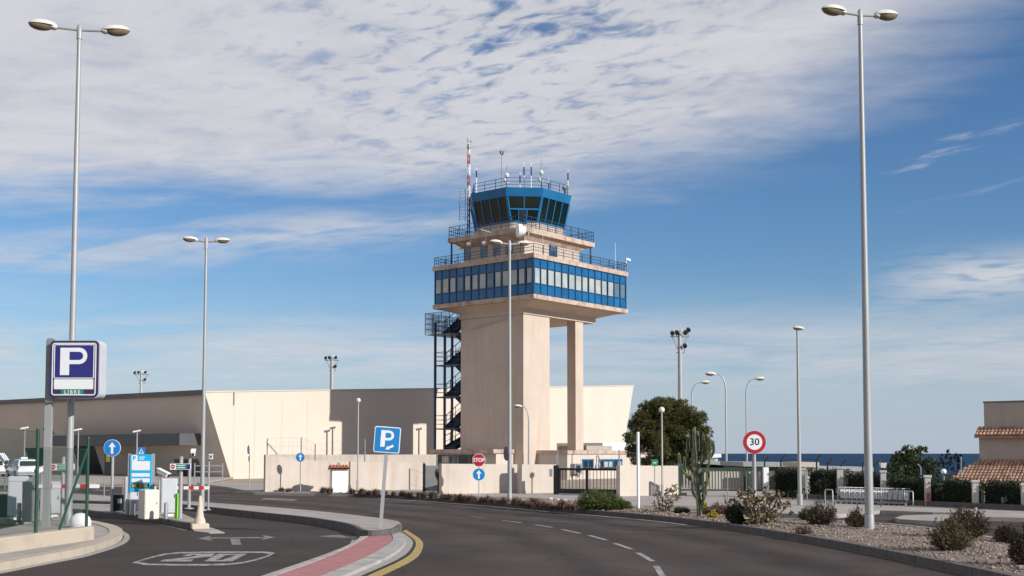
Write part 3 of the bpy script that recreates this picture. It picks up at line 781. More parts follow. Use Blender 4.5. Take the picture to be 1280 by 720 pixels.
        for k in range(n+1):
            a = min(max(k/n, .012), .988)
            fr.bar(wl(i, a, 0, .02), wl(i, a, 1, .02), .13 if k in (0, n) else .09)
        fr.bar(wl(i, .01, .01, .022), wl(i, .99, .01, .022), .12)
        if i == 0: fr.bar(wl(i, .02, .5, .024), wl(i, .98, .5, .024), .12)
    fr.build('cab_frame', M['blue_fascia'], t)
    dr = MB().hexa([wl(0, .30, -.12, .07), wl(0, .62, -.12, .07), wl(0, .62, -.12, .0), wl(0, .30, -.12, .0)],
                   [wl(0, .30, .5, .07), wl(0, .62, .5, .07), wl(0, .62, .5, .0), wl(0, .30, .5, .0)]).build('cab_door', M['blue_fascia'], t)
    MB().hexa([wl(0, .34, .0, .09), wl(0, .58, .0, .09), wl(0, .58, .0, .071), wl(0, .34, .0, .071)],
              [wl(0, .34, .46, .09), wl(0, .58, .46, .09), wl(0, .58, .46, .071), wl(0, .34, .46, .071)]).build('pane', M['glass_dark'], dr)
    fa = MB(); b8, t8 = octo(3.86, 2.05, zc1), octo(4.02, 2.13, zf1)
    fa.add(b8 + t8, [tuple(reversed(range(8))), tuple(range(8, 16))] + [(i, (i+1) % 8, 8+(i+1) % 8, 8+i) for i in range(8)])
    fa.build('cab_roof', M['blue_fascia'], t)
    r = railing(MB(), octo(3.75, 2.0, zf1), zrow(221, yc)-zrow(234, yc), 1.3, .018, (1, .66, .33), True)
    r.build('roof_railing', M['blue_steel'], t)
    # --- roof equipment, each at its photographed place along the roof
    def roof_at(u, y): x = solve(lambda s: lw(s, y, 24), u, -6, 20); return x, y
    def spike(u, y, vtop, kind):
        x, y = roof_at(u, y); Y = lw(x, y).y; h = zrow(vtop, Y)
        a = MB(); a.tube([(x, y, zf1), (x, y, zf1+(h-zf1)*.55), (x, y, h)], [.05, .04, .02], 6)
        o = a.build('antenna', M['galv_dark'] if kind != 'w' else M['white'], t)
        hh = h - zf1
        if kind == 'u':
            u_ = MB().bar((x-.16, y, h), (x+.16, y, h), .05).bar((x-.16, y, h), (x-.16, y, h+.28), .07).bar((x+.16, y, h), (x+.16, y, h+.28), .07)
            u_.build('antenna_head', M['black'], o)
        if kind == 'l':
            MB().lathe([(.03, -.05), (.16, 0), (.2, .12), (.12, .3), (.04, .36)], 10, (x, y, zf1+hh*.55)).build('beacon', M['lamp_shell'], o)
            MB().bar((x-.22, y, zf1+hh*.35), (x+.22, y, zf1+hh*.35), .05).lathe([(.03, -.05), (.13, 0), (.16, .12), (.05, .26)], 10, (x-.22, y, zf1+hh*.36)).build('beacon', M['lamp_shell'], o)
        if kind == 'b':
            MB().tube([(x, y, zf1), (x, y, zf1+hh*.5)], .12, 8).lathe([(.05, -.05), (.2, 0), (.24, .15), (.12, .34)], 10, (x-.1, y, zf1+hh*.5)).build('beacon', M['galv_dark'], o)
        if kind == 'w':
            MB().tube([(x, y, h-hh*.35), (x, y, h-hh*.12)], .055, 6).build('antenna_head', M['black'], o)
    for a in ((595.5, 8.2, 209, 'w'), (627, 6.6, 193, 'u'), (633.5, 5.0, 207, 'l'), (650, 7.8, 214, 'w'), (655, 6.0, 203, 'w'), (664, 5.6, 203, 'w'), (676.5, 3.4, 198, 'l'), (686, 8.0, 223, 'w'), (706.5, 3.4, 224, 'b'), (710, 3.6, 211, 'w')):
        spike(*a)
    # --- lattice mast with red and white bands, ladder beside it
    my = 9.2; mx = solve(lambda s: lw(s, my, 20), 586, -6, 20); Ym = lw(mx, my).y
    zt = zrow(179, Ym); zk = zb1
    ms = t
    mb_r, mb_w, mb_b = MB(), MB(), MB(); nseg = 9
    for k in range(nseg):
        a0, a1 = zk + (zt-zk)*k/nseg, zk + (zt-zk)*(k+1)/nseg
        mb = mb_b if k < 3 else (mb_r if k % 2 else mb_w)
        s_ = .115
        P3 = [(mx+s_*math.cos(q), my+s_*math.sin(q)) for q in (0, 2.09, 4.19)]
        for j in range(3):
            p, q = P3[j], P3[(j+1) % 3]
            mb.bar((*p, a0), (*p, a1), .045)
            mb.bar((*p, a0), (*q, (a0+a1)/2), .03); mb.bar((*q, (a0+a1)/2), (*p, a1), .03)
    o = mb_b.build('lattice_mast', M['blue_steel'], t)
    mb_r.build('red_mast_section', M['mast_red'], o); mb_w.build('white_mast_section', M['white'], o)
    hd = MB().bar((mx-.5, my-.2, zt+.1), (mx+.6, my+.2, zt+.25), .04).bar((mx-.35, my-.14, zt-.1), (mx-.35, my-.14, zt+.4), .04).bar((mx+.35, my+.14, zt-.1), (mx+.35, my+.14, zt+.4), .04).ell((mx, my, zt-.3), (.18, .18, .26), 8, 5)
    hd.build('mast_head', M['galv_dark'], o)
    ld = MB(); lx = solve(lambda s: lw(s, my+.3, 20), 578, -6, 20); zl = zrow(236, Ym)
    z0 = zrow(277, Ym)
    for dx in (-.24, .24): ld.bar((lx+dx*.6, my+.3-dx*.8, z0), (lx+dx*.6, my+.3-dx*.8, zl), .035)
    k = z0+.15
    while k < zl: ld.bar((lx-.144, my+.492, k), (lx+.144, my+.108, k), .025); k += .26
    ld.bar((lx, my+.3, z0+.3), (mx, my, z0+.3), .03).bar((lx, my+.3, zl-.2), (mx, my, zl-.2), .03)
    ld.build('ladder', M['galv_dark'], t)
    # --- drums and floodlights hung from the balcony
    def drum(u, v, y, rad, dirx, diry, nm='microwave_drum'):
        x = solve(lambda s: lw(s, y, 18), u, -8, 20); z = tz(x, y, v)
        d = Vector((dirx, diry, 0)).normalized(); c = Vector((x, y, z))
        o = MB().tube([c-d*.34, c-d*.3, c-d*.06, c-d*.05, c+d*.26, c+d*.28], [rad*.5, rad*.62, rad*.66, rad, rad, rad*.94], 16).build(nm, M['white'], t, True)
        MB().tube([c-d*.3, c-d*.75], .07, 8).bar(c-d*.6-Vector((0, 0, .4)), c-d*.6+Vector((0, 0, .5)), .08).build('bracket', M['galv'], o)
    drum(576.5, 304.5, 11.6, .58, -.8, .3)
    drum(651, 288.5, 1.1, .54, -.83, .6)
    for u, v, y in ((606, 304, 6.6), (587, 305.5, 9.6)):
        x = 1.1; q = solve(lambda s: lw(x, s, 17), u, -4, 20); z = tz(x, q, v)
        MB().ell((x-.1, q, z), (.2, .22, .17), 10, 6).bar((x, q, z+.1), (x+.2, q, zb0), .05).build('floodlight', M['lamp_shell'], t)
    MB().bar((bsx-.1, 5.2, zb0+.25), (bsx-1.3, 5.3, zb0+.35), .05).build('bracket_arm', M['galv'], t)
    # camera on the far corner of the terrace, whip antennas
    x = bx; MB().bar((bx, .1, zp), (bx+.2, .1, zp+1.2), .05).bar((bx+.1, .1, zp+1.15), (bx+.55, 0, zp+1.1), .2, .16).build('terrace_camera', M['white'], t)
    x = solve(lambda s: lw(s, .2, 15), 769.5, 2, 20); MB().tube([(x, .2, zp), (x, .2, zrow(303, lw(x, .2).y))], [.03, .012], 5).build('antenna', M['white'], t)
    x = solve(lambda s: lw(s, .1, 15), 678.5, 0, 20); MB().tube([(x, .1, zp), (x, .1, zrow(290, lw(x, .1).y))], [.022, .014], 5).build('antenna', M['lamp_shell'], t)
    return sx0, sx1, sy0, sy1, zs0
SX0, SX1, SY0, SY1, ZS0 = build_tower()

# ---- outside stair behind the shaft
def build_stair():
    zroof = tz(0, SY1+1, 560)
    y0, y1 = SY1+.15, SY1+2.75
    x0 = solve(lambda s: lw(s, y1, 6), 543.8, -12, 20)
    st = thing('steel_stair', 'dark blue steel zigzag stair climbing the edge of the tower shaft', 'stair', lw(x0, y0), TA)
    Yl = lw(x0, y1).y
    X1 = 4.1; yb = y1 - y0; ym = yb/2
    zl = [zroof] + [zrow(v, Yl) for v in (535.5, 496, 456.5, 418)]
    p = MB()
    for x, y in ((0, yb), (0, .05), (1.15, yb), (2.05, yb), (X1, yb), (X1, .05), (1.15, .05)):
        h = zl[-1] + (1.0 if x < .1 else 0)
        if (x, y) == (0, .05): continue
        p2 = MB().box(x-.08, x+.08, y-.08, y+.08, 0, h); p2.build('stair_post', M['blue_steel'], st)
    def flight(a, b):
        a, b = Vector(a), Vector(b)
        f = MB(); w = ym-.12; n = 9
        for s_ in (0, w):
            off = Vector((0, s_, 0)); f.bar(a+off, b+off, .08, .34)
        for i in range(n):
            c = a.lerp(b, (i+.5)/n); f.box(c.x-.15, c.x+.15, c.y, c.y+w, c.z, c.z+.05)
            d = (b.x-a.x)/abs(b.x-a.x); f.box(c.x+d*.13, c.x+d*.15, c.y, c.y+w, c.z-.19, c.z)
        o = f.build('stair_flight', M['blue_steel'], st)
        h = MB()
        for s_ in (0, w):
            off = Vector((0, s_, 0)); U1 = Vector((0, 0, 1.0))
            h.bar(a+off+U1, b+off+U1, .05).bar(a+off+U1*.5, b+off+U1*.5, .03)
            for i in range(4): c = a.lerp(b, i/3)+off; h.bar(c, c+U1, .035)
        h.build('handrail', M['blue_steel'], o)
    for i in range(4):
        zm = (zl[i]+zl[i+1])/2
        flight((1.1, ym+.06, zl[i]), (X1-1.0, ym+.06, zm))
        flight((X1-1.0, .06, zm), (1.1, .06, zl[i+1]))
        MB().box(X1-1.0, X1, .0, yb, zm-.08, zm).build('landing', M['blue_steel'], st)
        L_ = MB().box(0, 1.1, 0, yb, zl[i+1]-.1, zl[i+1]).build('landing', M['blue_steel'], st)
        r = railing(MB(), [(1.1, yb, zl[i+1]), (.04, yb, zl[i+1]), (.04, .04, zl[i+1])], 1.05, 1.2, .02, (1, .66, .33))
        r.build('landing_railing', M['blue_steel'], L_)
    # caged top platform under the glazed storey
    z = zl[-1]; xo = -1.0
    c = MB().box(xo, X1-1, -.0, yb+.25, z-.12, z-.103); c.build('landing', M['blue_steel'], st)
    r = railing(MB(), [(X1-1, yb+.2, z-.1), (xo, yb+.2, z-.1), (xo, .05, z-.1)], 1.75, .9, .02, (1, .75, .5, .25), False, .09)
    r.build('cage', M['blue_steel'], st)
    s2 = MB(); h = ZS0 - z - .1
    flight((.8, ym+.06, z), (X1-.6, ym+.06, z+1.9))
build_stair()

# ================================================================== ANNEX at the foot of the tower
def build_annex():
    x0 = -1.0; y0 = solve(lambda s: lw(x0, s, 2), 620, -4, 14); y1 = solve(lambda s: lw(x0, s, 2), 541, 2, 40)
    a = thing('annex_building', 'low flat-roofed beige building at the foot of the control tower', 'building', N0, TA)
    za = tz(x0, y0, 566.5); zt_ = tz(x0, y0, 561.5)
    MB().box(x0, 3.2, y0, y1, -.3, za).build('wall', M['wall_pale'], a)
    MB().box(x0-.45, 3.4, y0-.12, y1+.2, za, zt_).build('roof', M['tower_edge'], a)
    for ya, yb_, m in ((y0+2.3, y0+3.9, 'glass_dark'), (y0+4.1, y0+5.5, 'glass_blue'), (y0+5.7, y0+6.9, 'glass_dark')):
        w = MB().box(x0-.03, x0+.05, ya, yb_, za-1.25, za-.12).build('window', M[m], a)
        MB().box(x0-.05, x0-.031, ya-.03, ya+.05, za-1.28, za-.1).box(x0-.05, x0-.031, yb_-.05, yb_+.03, za-1.28, za-.1).box(x0-.048, x0-.031, ya+.05, yb_-.05, za-1.28, za-1.2).build('frame', M['blue_steel'], w)
    MB().box(x0-.22, x0, y1-1.9, y1-1.2, za-.75, za-.25).build('vent', M['wall'], a)
    # right-hand wing
    wx = 2.87; wy = -1.0
    wx1 = solve(lambda s: lw(s, wy, 2), 836, 4, 40)
    zb = tz(wx, wy, 567.5); zc = tz(wx, wy, 562.8)
    MB().box(wx, wx1, wy, 9.0, -.3, zb).build('wall', M['wall_pale'], a)
    MB().box(wx-.12, wx1+.2, wy-.12, 9.1, zb, zc).build('roof', M['tower_edge'], a)
    for u0, u1 in ((728, 741), (748.5, 777)):
        xa = solve(lambda s: lw(s, wy, 1.3), u0, 1, 40); xb = solve(lambda s: lw(s, wy, 1.3), u1, 1, 40)
        zlo, zhi = tz(xa, wy, 585.5), tz(xa, wy, 575.5)
        w = MB().box(xa, xb, wy-.02, wy+.1, zlo, zhi).build('window', M['glass_dark'], a)
        f = MB().box(xa-.08, xb+.08, wy-.06, wy+.02, zhi, zhi+.1).box(xa-.08, xb+.08, wy-.06, wy+.02, zlo-.1, zlo)
        n = 5 if xb-xa > 2 else 2
        for k in range(n+1): q = xa+(xb-xa)*k/n; f.box(q-.05, q+.05, wy-.055, wy+.02, zlo, zhi)
        f.build('frame', M['blue_fascia'], w)
        if n == 5:
            for k in (1, 2, 4): MB().box(xa+(xb-xa)*k/n+.08, xa+(xb-xa)*(k+1)/n-.08, wy-.035, wy-.02, zlo+.1, zhi-.1).build('blind', M['blind'], w)
    xq = solve(lambda s: lw(s, wy, 1.3), 746, 1, 40)
    MB().tube([(xq, wy-.1, zb-.1), (xq, wy-.3, zb-.45), (xq-.1, wy-.3, zb-.9)], .05, 6).ell((xq-.1, wy-.3, zb-.9), (.12, .1, .22), 8, 5).build('wall_lamp', M['galv_dark'], a)
    # small plant box on the roof
    px0 = solve(lambda s: lw(s, 2.0, 3), 733, 1, 40); px1 = solve(lambda s: lw(s, 2.0, 3), 765, 1, 40); pz = tz(px0, 2.0, 557)
    MB().box(px0, px1, 2.0, 5, zc, pz).build('roof_box', M['corrug'], a)
    MB().box(px1+.05, px1+7.5, 3.0, 8, zc, tz(px1, 3, 553.5)).build('roof_box', M['white_render'], a)
    ac = thing('air_conditioner', 'grey air conditioning unit hung on the annex wall beside the column', 'air conditioner', lw(wx+.9, wy, zb-1.15), TA)
    MB().box(-.5, .5, -.4, -.02, -.4, .4).build('casing', M['galv_dark'], ac, bevel=.02)
    MB().tube([(0, -.42, 0), (0, -.40, 0)], .3, 16).build('fan_grille', M['black'], ac)
    MB().bar((-.4, -.2, -.42), (-.4, 0, -.7), .05).bar((.4, -.2, -.42), (.4, 0, -.7), .05).build('bracket', M['galv_dark'], ac)
build_annex()

# ================================================================== TERMINAL
def build_terminal():
    C0 = W(290, 597.8)
    t = thing('terminal_building', 'long cream terminal building with leaning corners and shaded entrance side', 'building', C0, TA)
    L = lambda x, y, z=0: lw(x, y, z, C0)
    zt0 = zrow(491, C0.y - 1.5)
    lean = solve(lambda s: L(-s, 0, zt0), 256, 0, 8)
    xb = solve(lambda s: L(s, 0, 1), 775, 5, 120)
    xt = solve(lambda s: L(s, 0, 8), 792, 5, 120)
    zt1 = zrow(482.5, L(xt, 0).y)
    yl = 70.0
    y34 = solve(lambda s: L(-lean, s, 6), 0, 2, 120)
    zt3 = zt0 + (zrow(503, L(-lean, y34).y) - zt0) * yl / y34
    b = [(0, 0, -.3), (xb, 0, -.3), (xb, yl, -.3), (0, yl, -.3)]
    tp = [(-lean, 0, zt0), (xt, 0, zt1), (xt, yl, zt1), (-lean, yl, zt3)]
    MB().hexa(b, tp).build('wall', M['terminal'], t)
    r = MB(); h = .30; e = .06
    t0 = [(-lean-e, -e, zt0), (xt+e, -e, zt1), (xt+e, yl, zt1), (-lean-e, yl, zt3)]
    r.hexa(t0, [(x, y, z+.1) for x, y, z in t0]); r.build('roof_edge', M['wall_pale'], t)
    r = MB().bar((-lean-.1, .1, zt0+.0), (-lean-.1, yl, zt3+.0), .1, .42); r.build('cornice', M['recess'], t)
    # joints of the sunny wall
    j = MB()
    for u in (292, 318, 352, 384): x = solve(lambda s: L(s, 0, 3), u, -3, 60); j.box(x-.02, x+.02, -.012, .01, 0, zt0-.3)
    j.build('wall_joint', M['wall'], t)
    x = solve(lambda s: L(s, 0, 6), 292, -3, 60); MB().box(x-.05, x+.05, -.08, 0, zt0-.9, zt0+.1).build('downpipe', M['galv_dark'], t)
    # canopy and entrance on the shaded face (leaning plane)
    def lx(z): return -lean*(z+.3)/(zt0+.3)
    def yat(u, x, z): return solve(lambda s: L(x, s, z), u, -5, 120)
    xc = lx(2.8)-2.2
    ya = yat(266, -.3, 3.2); ybk = yat(62, xc, 3.2)
    Yc = L(xc, ya).y
    zc0, zc1 = zrow(556.5, Yc), zrow(541.5, Yc)
    MB().hexa([(xc, ya, zc0), (-.3, ya, zc0), (-.3, ybk, zc0), (xc, ybk, zc0)], [(xc, ya, zc1), (-.3, ya, zc1), (-.3, ybk, zc1), (xc, ybk, zc1)]).build('canopy', M['canopy'], t)
    def opening(nm, u0, u1, v0, v1, m, dz=0):
        x = -.35; y0, y1 = yat(u1, x, 1), yat(u0, x, 1); Y = L(x, y0).y
        z0, z1 = max(-.05, zrow(v1, Y)), zrow(v0, Y)
        return MB().hexa([(lx(z0)-.05, y0, z0), (.4, y0, z0), (.4, y1, z0), (lx(z0)-.05, y1, z0)], [(lx(z1)-.05, y0, z1), (.4, y0, z1), (.4, y1, z1), (lx(z1)-.05, y1, z1)]).build(nm, M[m], t)
    o = opening('entrance', 100, 127, 556, 600, 'glass_dark')
    opening('entrance', 40, 62, 560, 600, 'glass_dark'); opening('entrance', 222, 252, 574, 600, 'recess'); opening('door', 226, 240, 576, 600, 'glass_dark')
    opening('vent', 71, 82, 535, 543, 'black')
    x = xc+.3; y0 = yat(141, x, 2); y1 = yat(132, x, 2); z1 = zrow(562, L(x, y0).y)
    bn = MB().box(x-.08, x, y0, y1, .1, z1).build('banner', M['sign_black'], t)
    MB().box(x-.1, x-.081, y0+.25, y1-.25, z1*.55, z1*.9).build('emblem', M['sign_yellow'], bn)
build_terminal()

# ================================================================== HOUSE on the right
def build_house():
    o = D(1227, 566, 84.0); o.z = 0
    h = thing('house', 'beige house with two clay-tiled roofs at the right edge', 'house', o, R(-38))
    # local x runs right along the face, local y away from the road
    sc = 1450/84.0
    def hz(v): return zrow(v, o.y)
    zt, zr0, zr1, zw, zl1, zl0 = hz(503), hz(536), hz(545), hz(577), hz(577), hz(612)
    w = 13.0
    MB().box(.0, w, .8, 9, zr1-.4, zt).build('wall', M['house'], h)
    MB().box(-.05, w, .75, 9.05, zt, zt+.1).build('roof_edge', M['recess'], h)
    MB().box(-.25, w, .3, 9, zl0-4, zr0-.55).build('wall', M['house'], h)
    def tiles(x0, x1, ya, za, yb, zb, nm, hip=0.0):
        mb = MB(); nx_, nr = int((x1-x0)/.25), max(3, int(math.hypot(yb-ya, zb-za)/.36))
        dy, dz = (yb-ya)/nr, (zb-za)/nr; lip = .05
        for r_ in range(nr):
            for i in range(nx_):
                xa = x0 + (x1-x0)*(i+.5)/nx_
                lim = x0 + hip*(r_+.5)/nr
                if xa < lim: continue
                rad = (x1-x0)/nx_*.5; o_ = len(mb.v)
                for (yy, zz, rr) in ((ya+dy*r_, za+dz*r_+lip, rad*1.0), (ya+dy*(r_+1), za+dz*(r_+1)+.01, rad*.82)):
                    for k in range(6):
                        t_ = math.pi*k/5; mb.v.append((xa-rr*math.cos(t_), yy, zz+rr*math.sin(t_)*.8))
                for k in range(5): mb.f.append((o_+k, o_+k+1, o_+6+k+1, o_+6+k))
                mb.f.append(tuple(o_+k for k in reversed(range(6))))
        b = [(x0, ya, za-.02), (x1, ya, za-.02), (x1, yb, zb-.02), (x0+hip, yb, zb-.02)]
        mb.hexa([(p[0], p[1], p[2]-.12) for p in b], b)
        return mb.build(nm, M['tile'], h)
    tiles(-.45, w, -.15, zr1, .85, zr0+.12, 'roof')
    tiles(-2.6, w, -3.2, zl0+.0, .3, zl1+.1, 'roof', 2.3)
    MB().box(-1.9, w, -2.6, .3, zl0-4, zl0+.1).build('wall', M['house'], h)
build_house()

# ================================================================== WALLS, GATES, FENCES
def wall_px(name, pts, th, m, label, cat='wall', coping=None):
    """free-standing wall: pts = (column, base row, top row); upright, with thickness away from the road"""
    base = [W(u, vb, .12) for u, vb, vt in pts]
    o = base[0].copy(); mb = MB()
    top = [zrow(vt, b.y) for b, (u, vb, vt) in zip(base, pts)]
    back = offset(base, th)
    n = len(pts)
    vs = [(p.x-o.x, p.y-o.y, -.15) for p in base] + [(p.x-o.x, p.y-o.y, -.15) for p in back] + [(p.x-o.x, p.y-o.y, t-.12) for p, t in zip(base, top)] + [(p.x-o.x, p.y-o.y, t-.12) for p, t in zip(back, top)]
    fs = [f for i in range(n-1) for f in ((i, i+1, 2*n+i+1, 2*n+i), (n+i+1, n+i, 3*n+i, 3*n+i+1), (2*n+i, 2*n+i+1, 3*n+i+1, 3*n+i))]
    fs += [(n, 0, 2*n, 3*n), (n-1, 2*n-1, 4*n-1, 3*n-1)]
    mb.add(vs, fs)
    w = mb.build(name, m, None, False, o)
    tag(w, label, cat)
    return w, base, top
wall_px('boundary_wall', [(331.5,615.2,568.3),(348,614.9,570.8),(372,614.4,574),(398,613.9,576.3),(440,613.2,577.0),(486,612.4,577.5),(531,611.8,577.8)], .25, M['wall'], 'long low cream wall behind the little white tile-topped pillar')
wb, bbase, btop = wall_px('boundary_wall', [(552,617.8,579.6),(600,616.8,580),(646.5,615.9,580.4)], .25, M['wall'], 'rust-streaked cream wall behind the STOP sign')
wall_px('boundary_wall', [(652.5,617,580.4),(695,616.0,580.6)], .25, M['wall'], 'short cream wall panel left of the black gate')
wall_px('boundary_wall', [(646.6,616.2,581.4),(652.4,616.3,581.4)], .1, M['wall_pale'], 'narrow set-back wall strip between two cream wall panels')
wall_px('boundary_wall', [(775,620.4,581.8),(810,619.5,582),(848,618.6,582.2)], .25, M['wall_pale'], 'pale wall panel between the black gate and the green gates')
# wall further back, higher, seen over the first
def back_wall():
    p, q = D(338, 600, 72), D(546, 600, 74.5); p.z = q.z = 0
    d = (q-p).normalized(); nn = Vector((-d.y, d.x, 0))*.25
    o = MB().prism([(0, 0), tuple((q-p).xy), tuple((q-p+nn).xy), tuple(nn.xy)], -.1, zrow(568.2, 73)).build('rear_wall', M['wall'], None, False, p)
    tag(o, 'taller cream wall behind the long low wall, half in tower shade', 'wall')
back_wall()

def wire_fence(name, label, base_pts, h, posts_label=None, arm=.35, wires=6, dark='galv_dark', side=1):
    f = thing(name, label, 'fence', base_pts[0])
    o = base_pts[0]; wr = MB()
    for i, b in enumerate(base_pts):
        p = b - o; hh = h[i] if isinstance(h, (list, tuple)) else h
        m = MB().tube([p, p+Vector((0, 0, hh))], .035, 6)
        if arm: m.tube([p+Vector((0, 0, hh)), p+Vector((arm*.8*side, -.1, hh+arm))], .03, 6)
        m.build('post', M[dark], f)
    for a, b, ha, hb in zip(base_pts, base_pts[1:], h if isinstance(h, (list, tuple)) else [h]*len(base_pts), (h if isinstance(h, (list, tuple)) else [h]*len(base_pts))[1:]):
        for k in range(wires):
            t = .15+.85*k/(wires-1)
            wr.bar(a-o+Vector((0, 0, ha*t)), b-o+Vector((0, 0, hb*t)), .008)
        n = 8
        for k in range(n): 
            c = (a-o).lerp(b-o, k/n); wr.bar(c, c+Vector((0, 0, ha+(hb-ha)*k/n)), .006)
    wr.build('wire', M[dark], f)
    return f
def atp(u, Y, z): p = D(u, 566, Y); p.z = z; return p
bp = [W(332, 612.6, .12)] + [W(u, 614, .12) for u in (376, 394, 422)]
pts_f = [atp(u, 64.0, .12) for u in (334, 376.5, 394, 456)]
wire_fence('wire_fence', 'thin dark wire fence on posts behind the long low wall', pts_f, [zrow(548, 64)-.12, zrow(547, 64)-.12, zrow(555, 64)-.12, zrow(549, 64)-.12], arm=0)
bb = tag(MB().bar((0, 0, zrow(552, 64)), (.55, .3, zrow(568, 64)), .07).build('brace_post', M['galv_dark'], None, False, atp(333, 63.9, 0)), 'slanted dark brace pole at the left end of the low wall', 'pole')
wire_fence('wire_fence', 'wire strands on thin posts above the rust-streaked cream wall', [atp(u, 58.5, .12) for u in (546, 654, 695)], [zrow(567.5, 58.5)-.12, zrow(567.5, 58.5)-.12, zrow(567.8, 58.5)-.12], wires=3, arm=0)
wire_fence('wire_fence', 'wire strands on thin posts above the black gate', [atp(u, 57.5, .12) for u in (697, 774, 800)], [zrow(563, 57.5)-.12, zrow(562.5, 57.5)-.12, zrow(568, 57.5)-.12], wires=3, arm=0)

# dark pedestrian gate left of the tower annex
gt = thing('pedestrian_gate', 'dark grey pedestrian gate in the gap between two cream walls', 'gate', W(542, 615.5, .12))
w_ = 20/ppm(58); h_ = zrow(582, gt.location.y)-.12
MB().box(-w_/2, w_/2, .1, .14, .05, h_).build('leaf', M['galv_dark'], gt)
MB().box(-w_/2-.12, -w_/2-.002, .0, .2, 0, h_+.1).build('gate_post', M['sign_black'], gt)
MB().box(w_/2+.002, w_/2+.12, .0, .2, 0, h_+.1).build('gate_post', M['sign_black'], gt)

# black sliding gate of bars
def black_gate():
    p, q = W(698, 618, .12), W(774, 619.4, .12); L = (q-p).length; a = math.atan2(q.y-p.y, q.x-p.x)
    h = zrow(585, p.y)-.12
    g_ = thing('bar_gate', 'black vertical-bar gate with a solid frame below the tower', 'gate', p, a)
    f = MB(); f.box(0, L, -.05, .05, h-.1, h).box(0, L, -.06, .06, .04, .26)
    for x in (0, L*.46, L-.12): f.box(x, x+.1, -.045, .045, .26, h-.1)
    f.build('frame', M['sign_black'], g_)
    b = MB(); x = .2
    while x < L-.15: b.box(x-.009, x+.009, -.012, .012, .26, h-.1); x += .17
    b.build('bars', M['black'], g_)
    for x in (-.2, L+.02): MB().box(x, x+.18, -.1, .1, 0, h+.12).build('gate_post', M['sign_black'], g_)
    MB().box(-.36, -.2, -.2, -.05, .8, 1.15).build('intercom', M['cabinet'], g_)
black_gate()
# green framed gates with a corrugated sheet
def green_gate(u0, u1, vb, vt, label, sheet):
    p, q = W(u0, vb, .12), W(u1, vb, .12); L = (q-p).length; a = math.atan2(q.y-p.y, q.x-p.x); h = zrow(vt, p.y)-.12
    g_ = thing('framed_gate', label, 'gate', p, a)
    f = MB()
    for x in (0, L-.08): f.box(x, x+.08, -.05, .05, .02, h)
    f.box(.08, L-.08, -.04, .04, h-.08, h).box(.08, L-.08, -.04, .04, .24, .31)
    f.build('frame', M['green_post'], g_)
    s_ = MB(); n = int(L/.14); x0 = .09; dx = (L-.18)/n
    if sheet:
        vs_ = []
        for i in range(n*2+1):
            x = x0+dx*i/2; y = .03 if i % 2 else -.01
            vs_ += [(x, y+.045, .33), (x, y+.045, h-.09)]
        s_.add(vs_, [(2*i, 2*i+2, 2*i+3, 2*i+1) for i in range(n*2)]); s_.build('sheet', M['corrug'], g_)
    else:
        for i in range(1, n): s_.box(x0+dx*i-.03, x0+dx*i+.03, -.01, .02, .31, h-.08)
        s_.build('slats', M['corrug'], g_)
    return g_
green_gate(849, 873, 620.3, 584.5, 'narrow green-framed slatted gate behind the tall cactus', False)
green_gate(878, 932, 620.6, 584.8, 'wide green-framed gate with a ribbed beige sheet', True)
green_gate(934, 958, 621.2, 584.8, 'short green-framed ribbed gate behind the speed limit sign', True)
gb = tag(MB().box(0, .3, 0, .2, 0, .12).build('gate_sill', M['concrete'], None, False, W(850, 619.4, .12)), 'small concrete sill under the narrow green gate', 'sill')
gp = tag(MB().box(-.11, .11, -.11, .11, 0, zrow(584, W(938, 621, .12).y)-.12).build('gate_pillar', M['white_render'], None, False, W(957.5, 621.5, .12)), 'slim white pillar at the right end of the green gates', 'pillar')

# hedges with white pillars along the right-hand boundary
def leaves_box(mb, x0, x1, y0, y1, z0, z1, n, ln, wd, rnd=random):
    for _ in range(n):
        f = rnd.random()
        p = [rnd.uniform(x0, x1), rnd.uniform(y0, y1), rnd.uniform(z0, z1)]
        if f < .55: p[1] = y0 + abs(rnd.gauss(0, .08))
        elif f < .85: p[2] = z1 + rnd.gauss(0, .06)
        d = Vector((rnd.gauss(0, 1), rnd.gauss(-.4, 1), rnd.gauss(.3, 1))).normalized(); nr = Vector((rnd.gauss(0, 1), rnd.gauss(0, 1), rnd.gauss(0, 1)))
        mb.leaf(p, d, nr, ln*rnd.uniform(.6, 1.3), wd*rnd.uniform(.6, 1.3))
PIL = [(1003,622.5,585.2,8),(1050.5,625,583.5,7.5),(1104.5,629,588,6.5),(1160,632.6,594,7),(1219.5,635.4,600,7.2),(1281,638,604,7)]
PLAB = ['white square pillar beside the tall single lamp post', 'white square pillar behind the left half of the luggage trolleys', 'white square pillar just right of the thick lamp post', 'white square pillar with a dark notch, right of the trolleys', 'white square pillar in front of the tiled house roof', 'white square pillar cut by the right picture edge']
pil_base = []
for (u, vb, vt, wpx), lab in zip(PIL, PLAB):
    b = W(u, vb, .12); pil_base.append(b); w = wpx/ppm(b.y); h = zrow(vt, b.y)-.12
    t = thing('gate_pillar', lab, 'pillar', b, R(-12), 'white pillars along the boundary hedge')
    MB().box(-w/2, w/2, -w/2, w/2, -.1, h-.09).build('shaft', M['pillar'], t, bevel=.012)
    MB().box(-w/2-.03, w/2+.03, -w/2-.03, w/2+.03, h-.088, h).build('cap', M['pillar'], t, bevel=.015)
HTOP = [(962, 588), (1003, 589), (1050, 591), (1104, 599), (1160, 601), (1219, 605), (1281, 606)]
hb = [W(962, 621.8, .12)] + pil_base + [pil_base[-1] + (pil_base[-1]-pil_base[-2])*1.6]
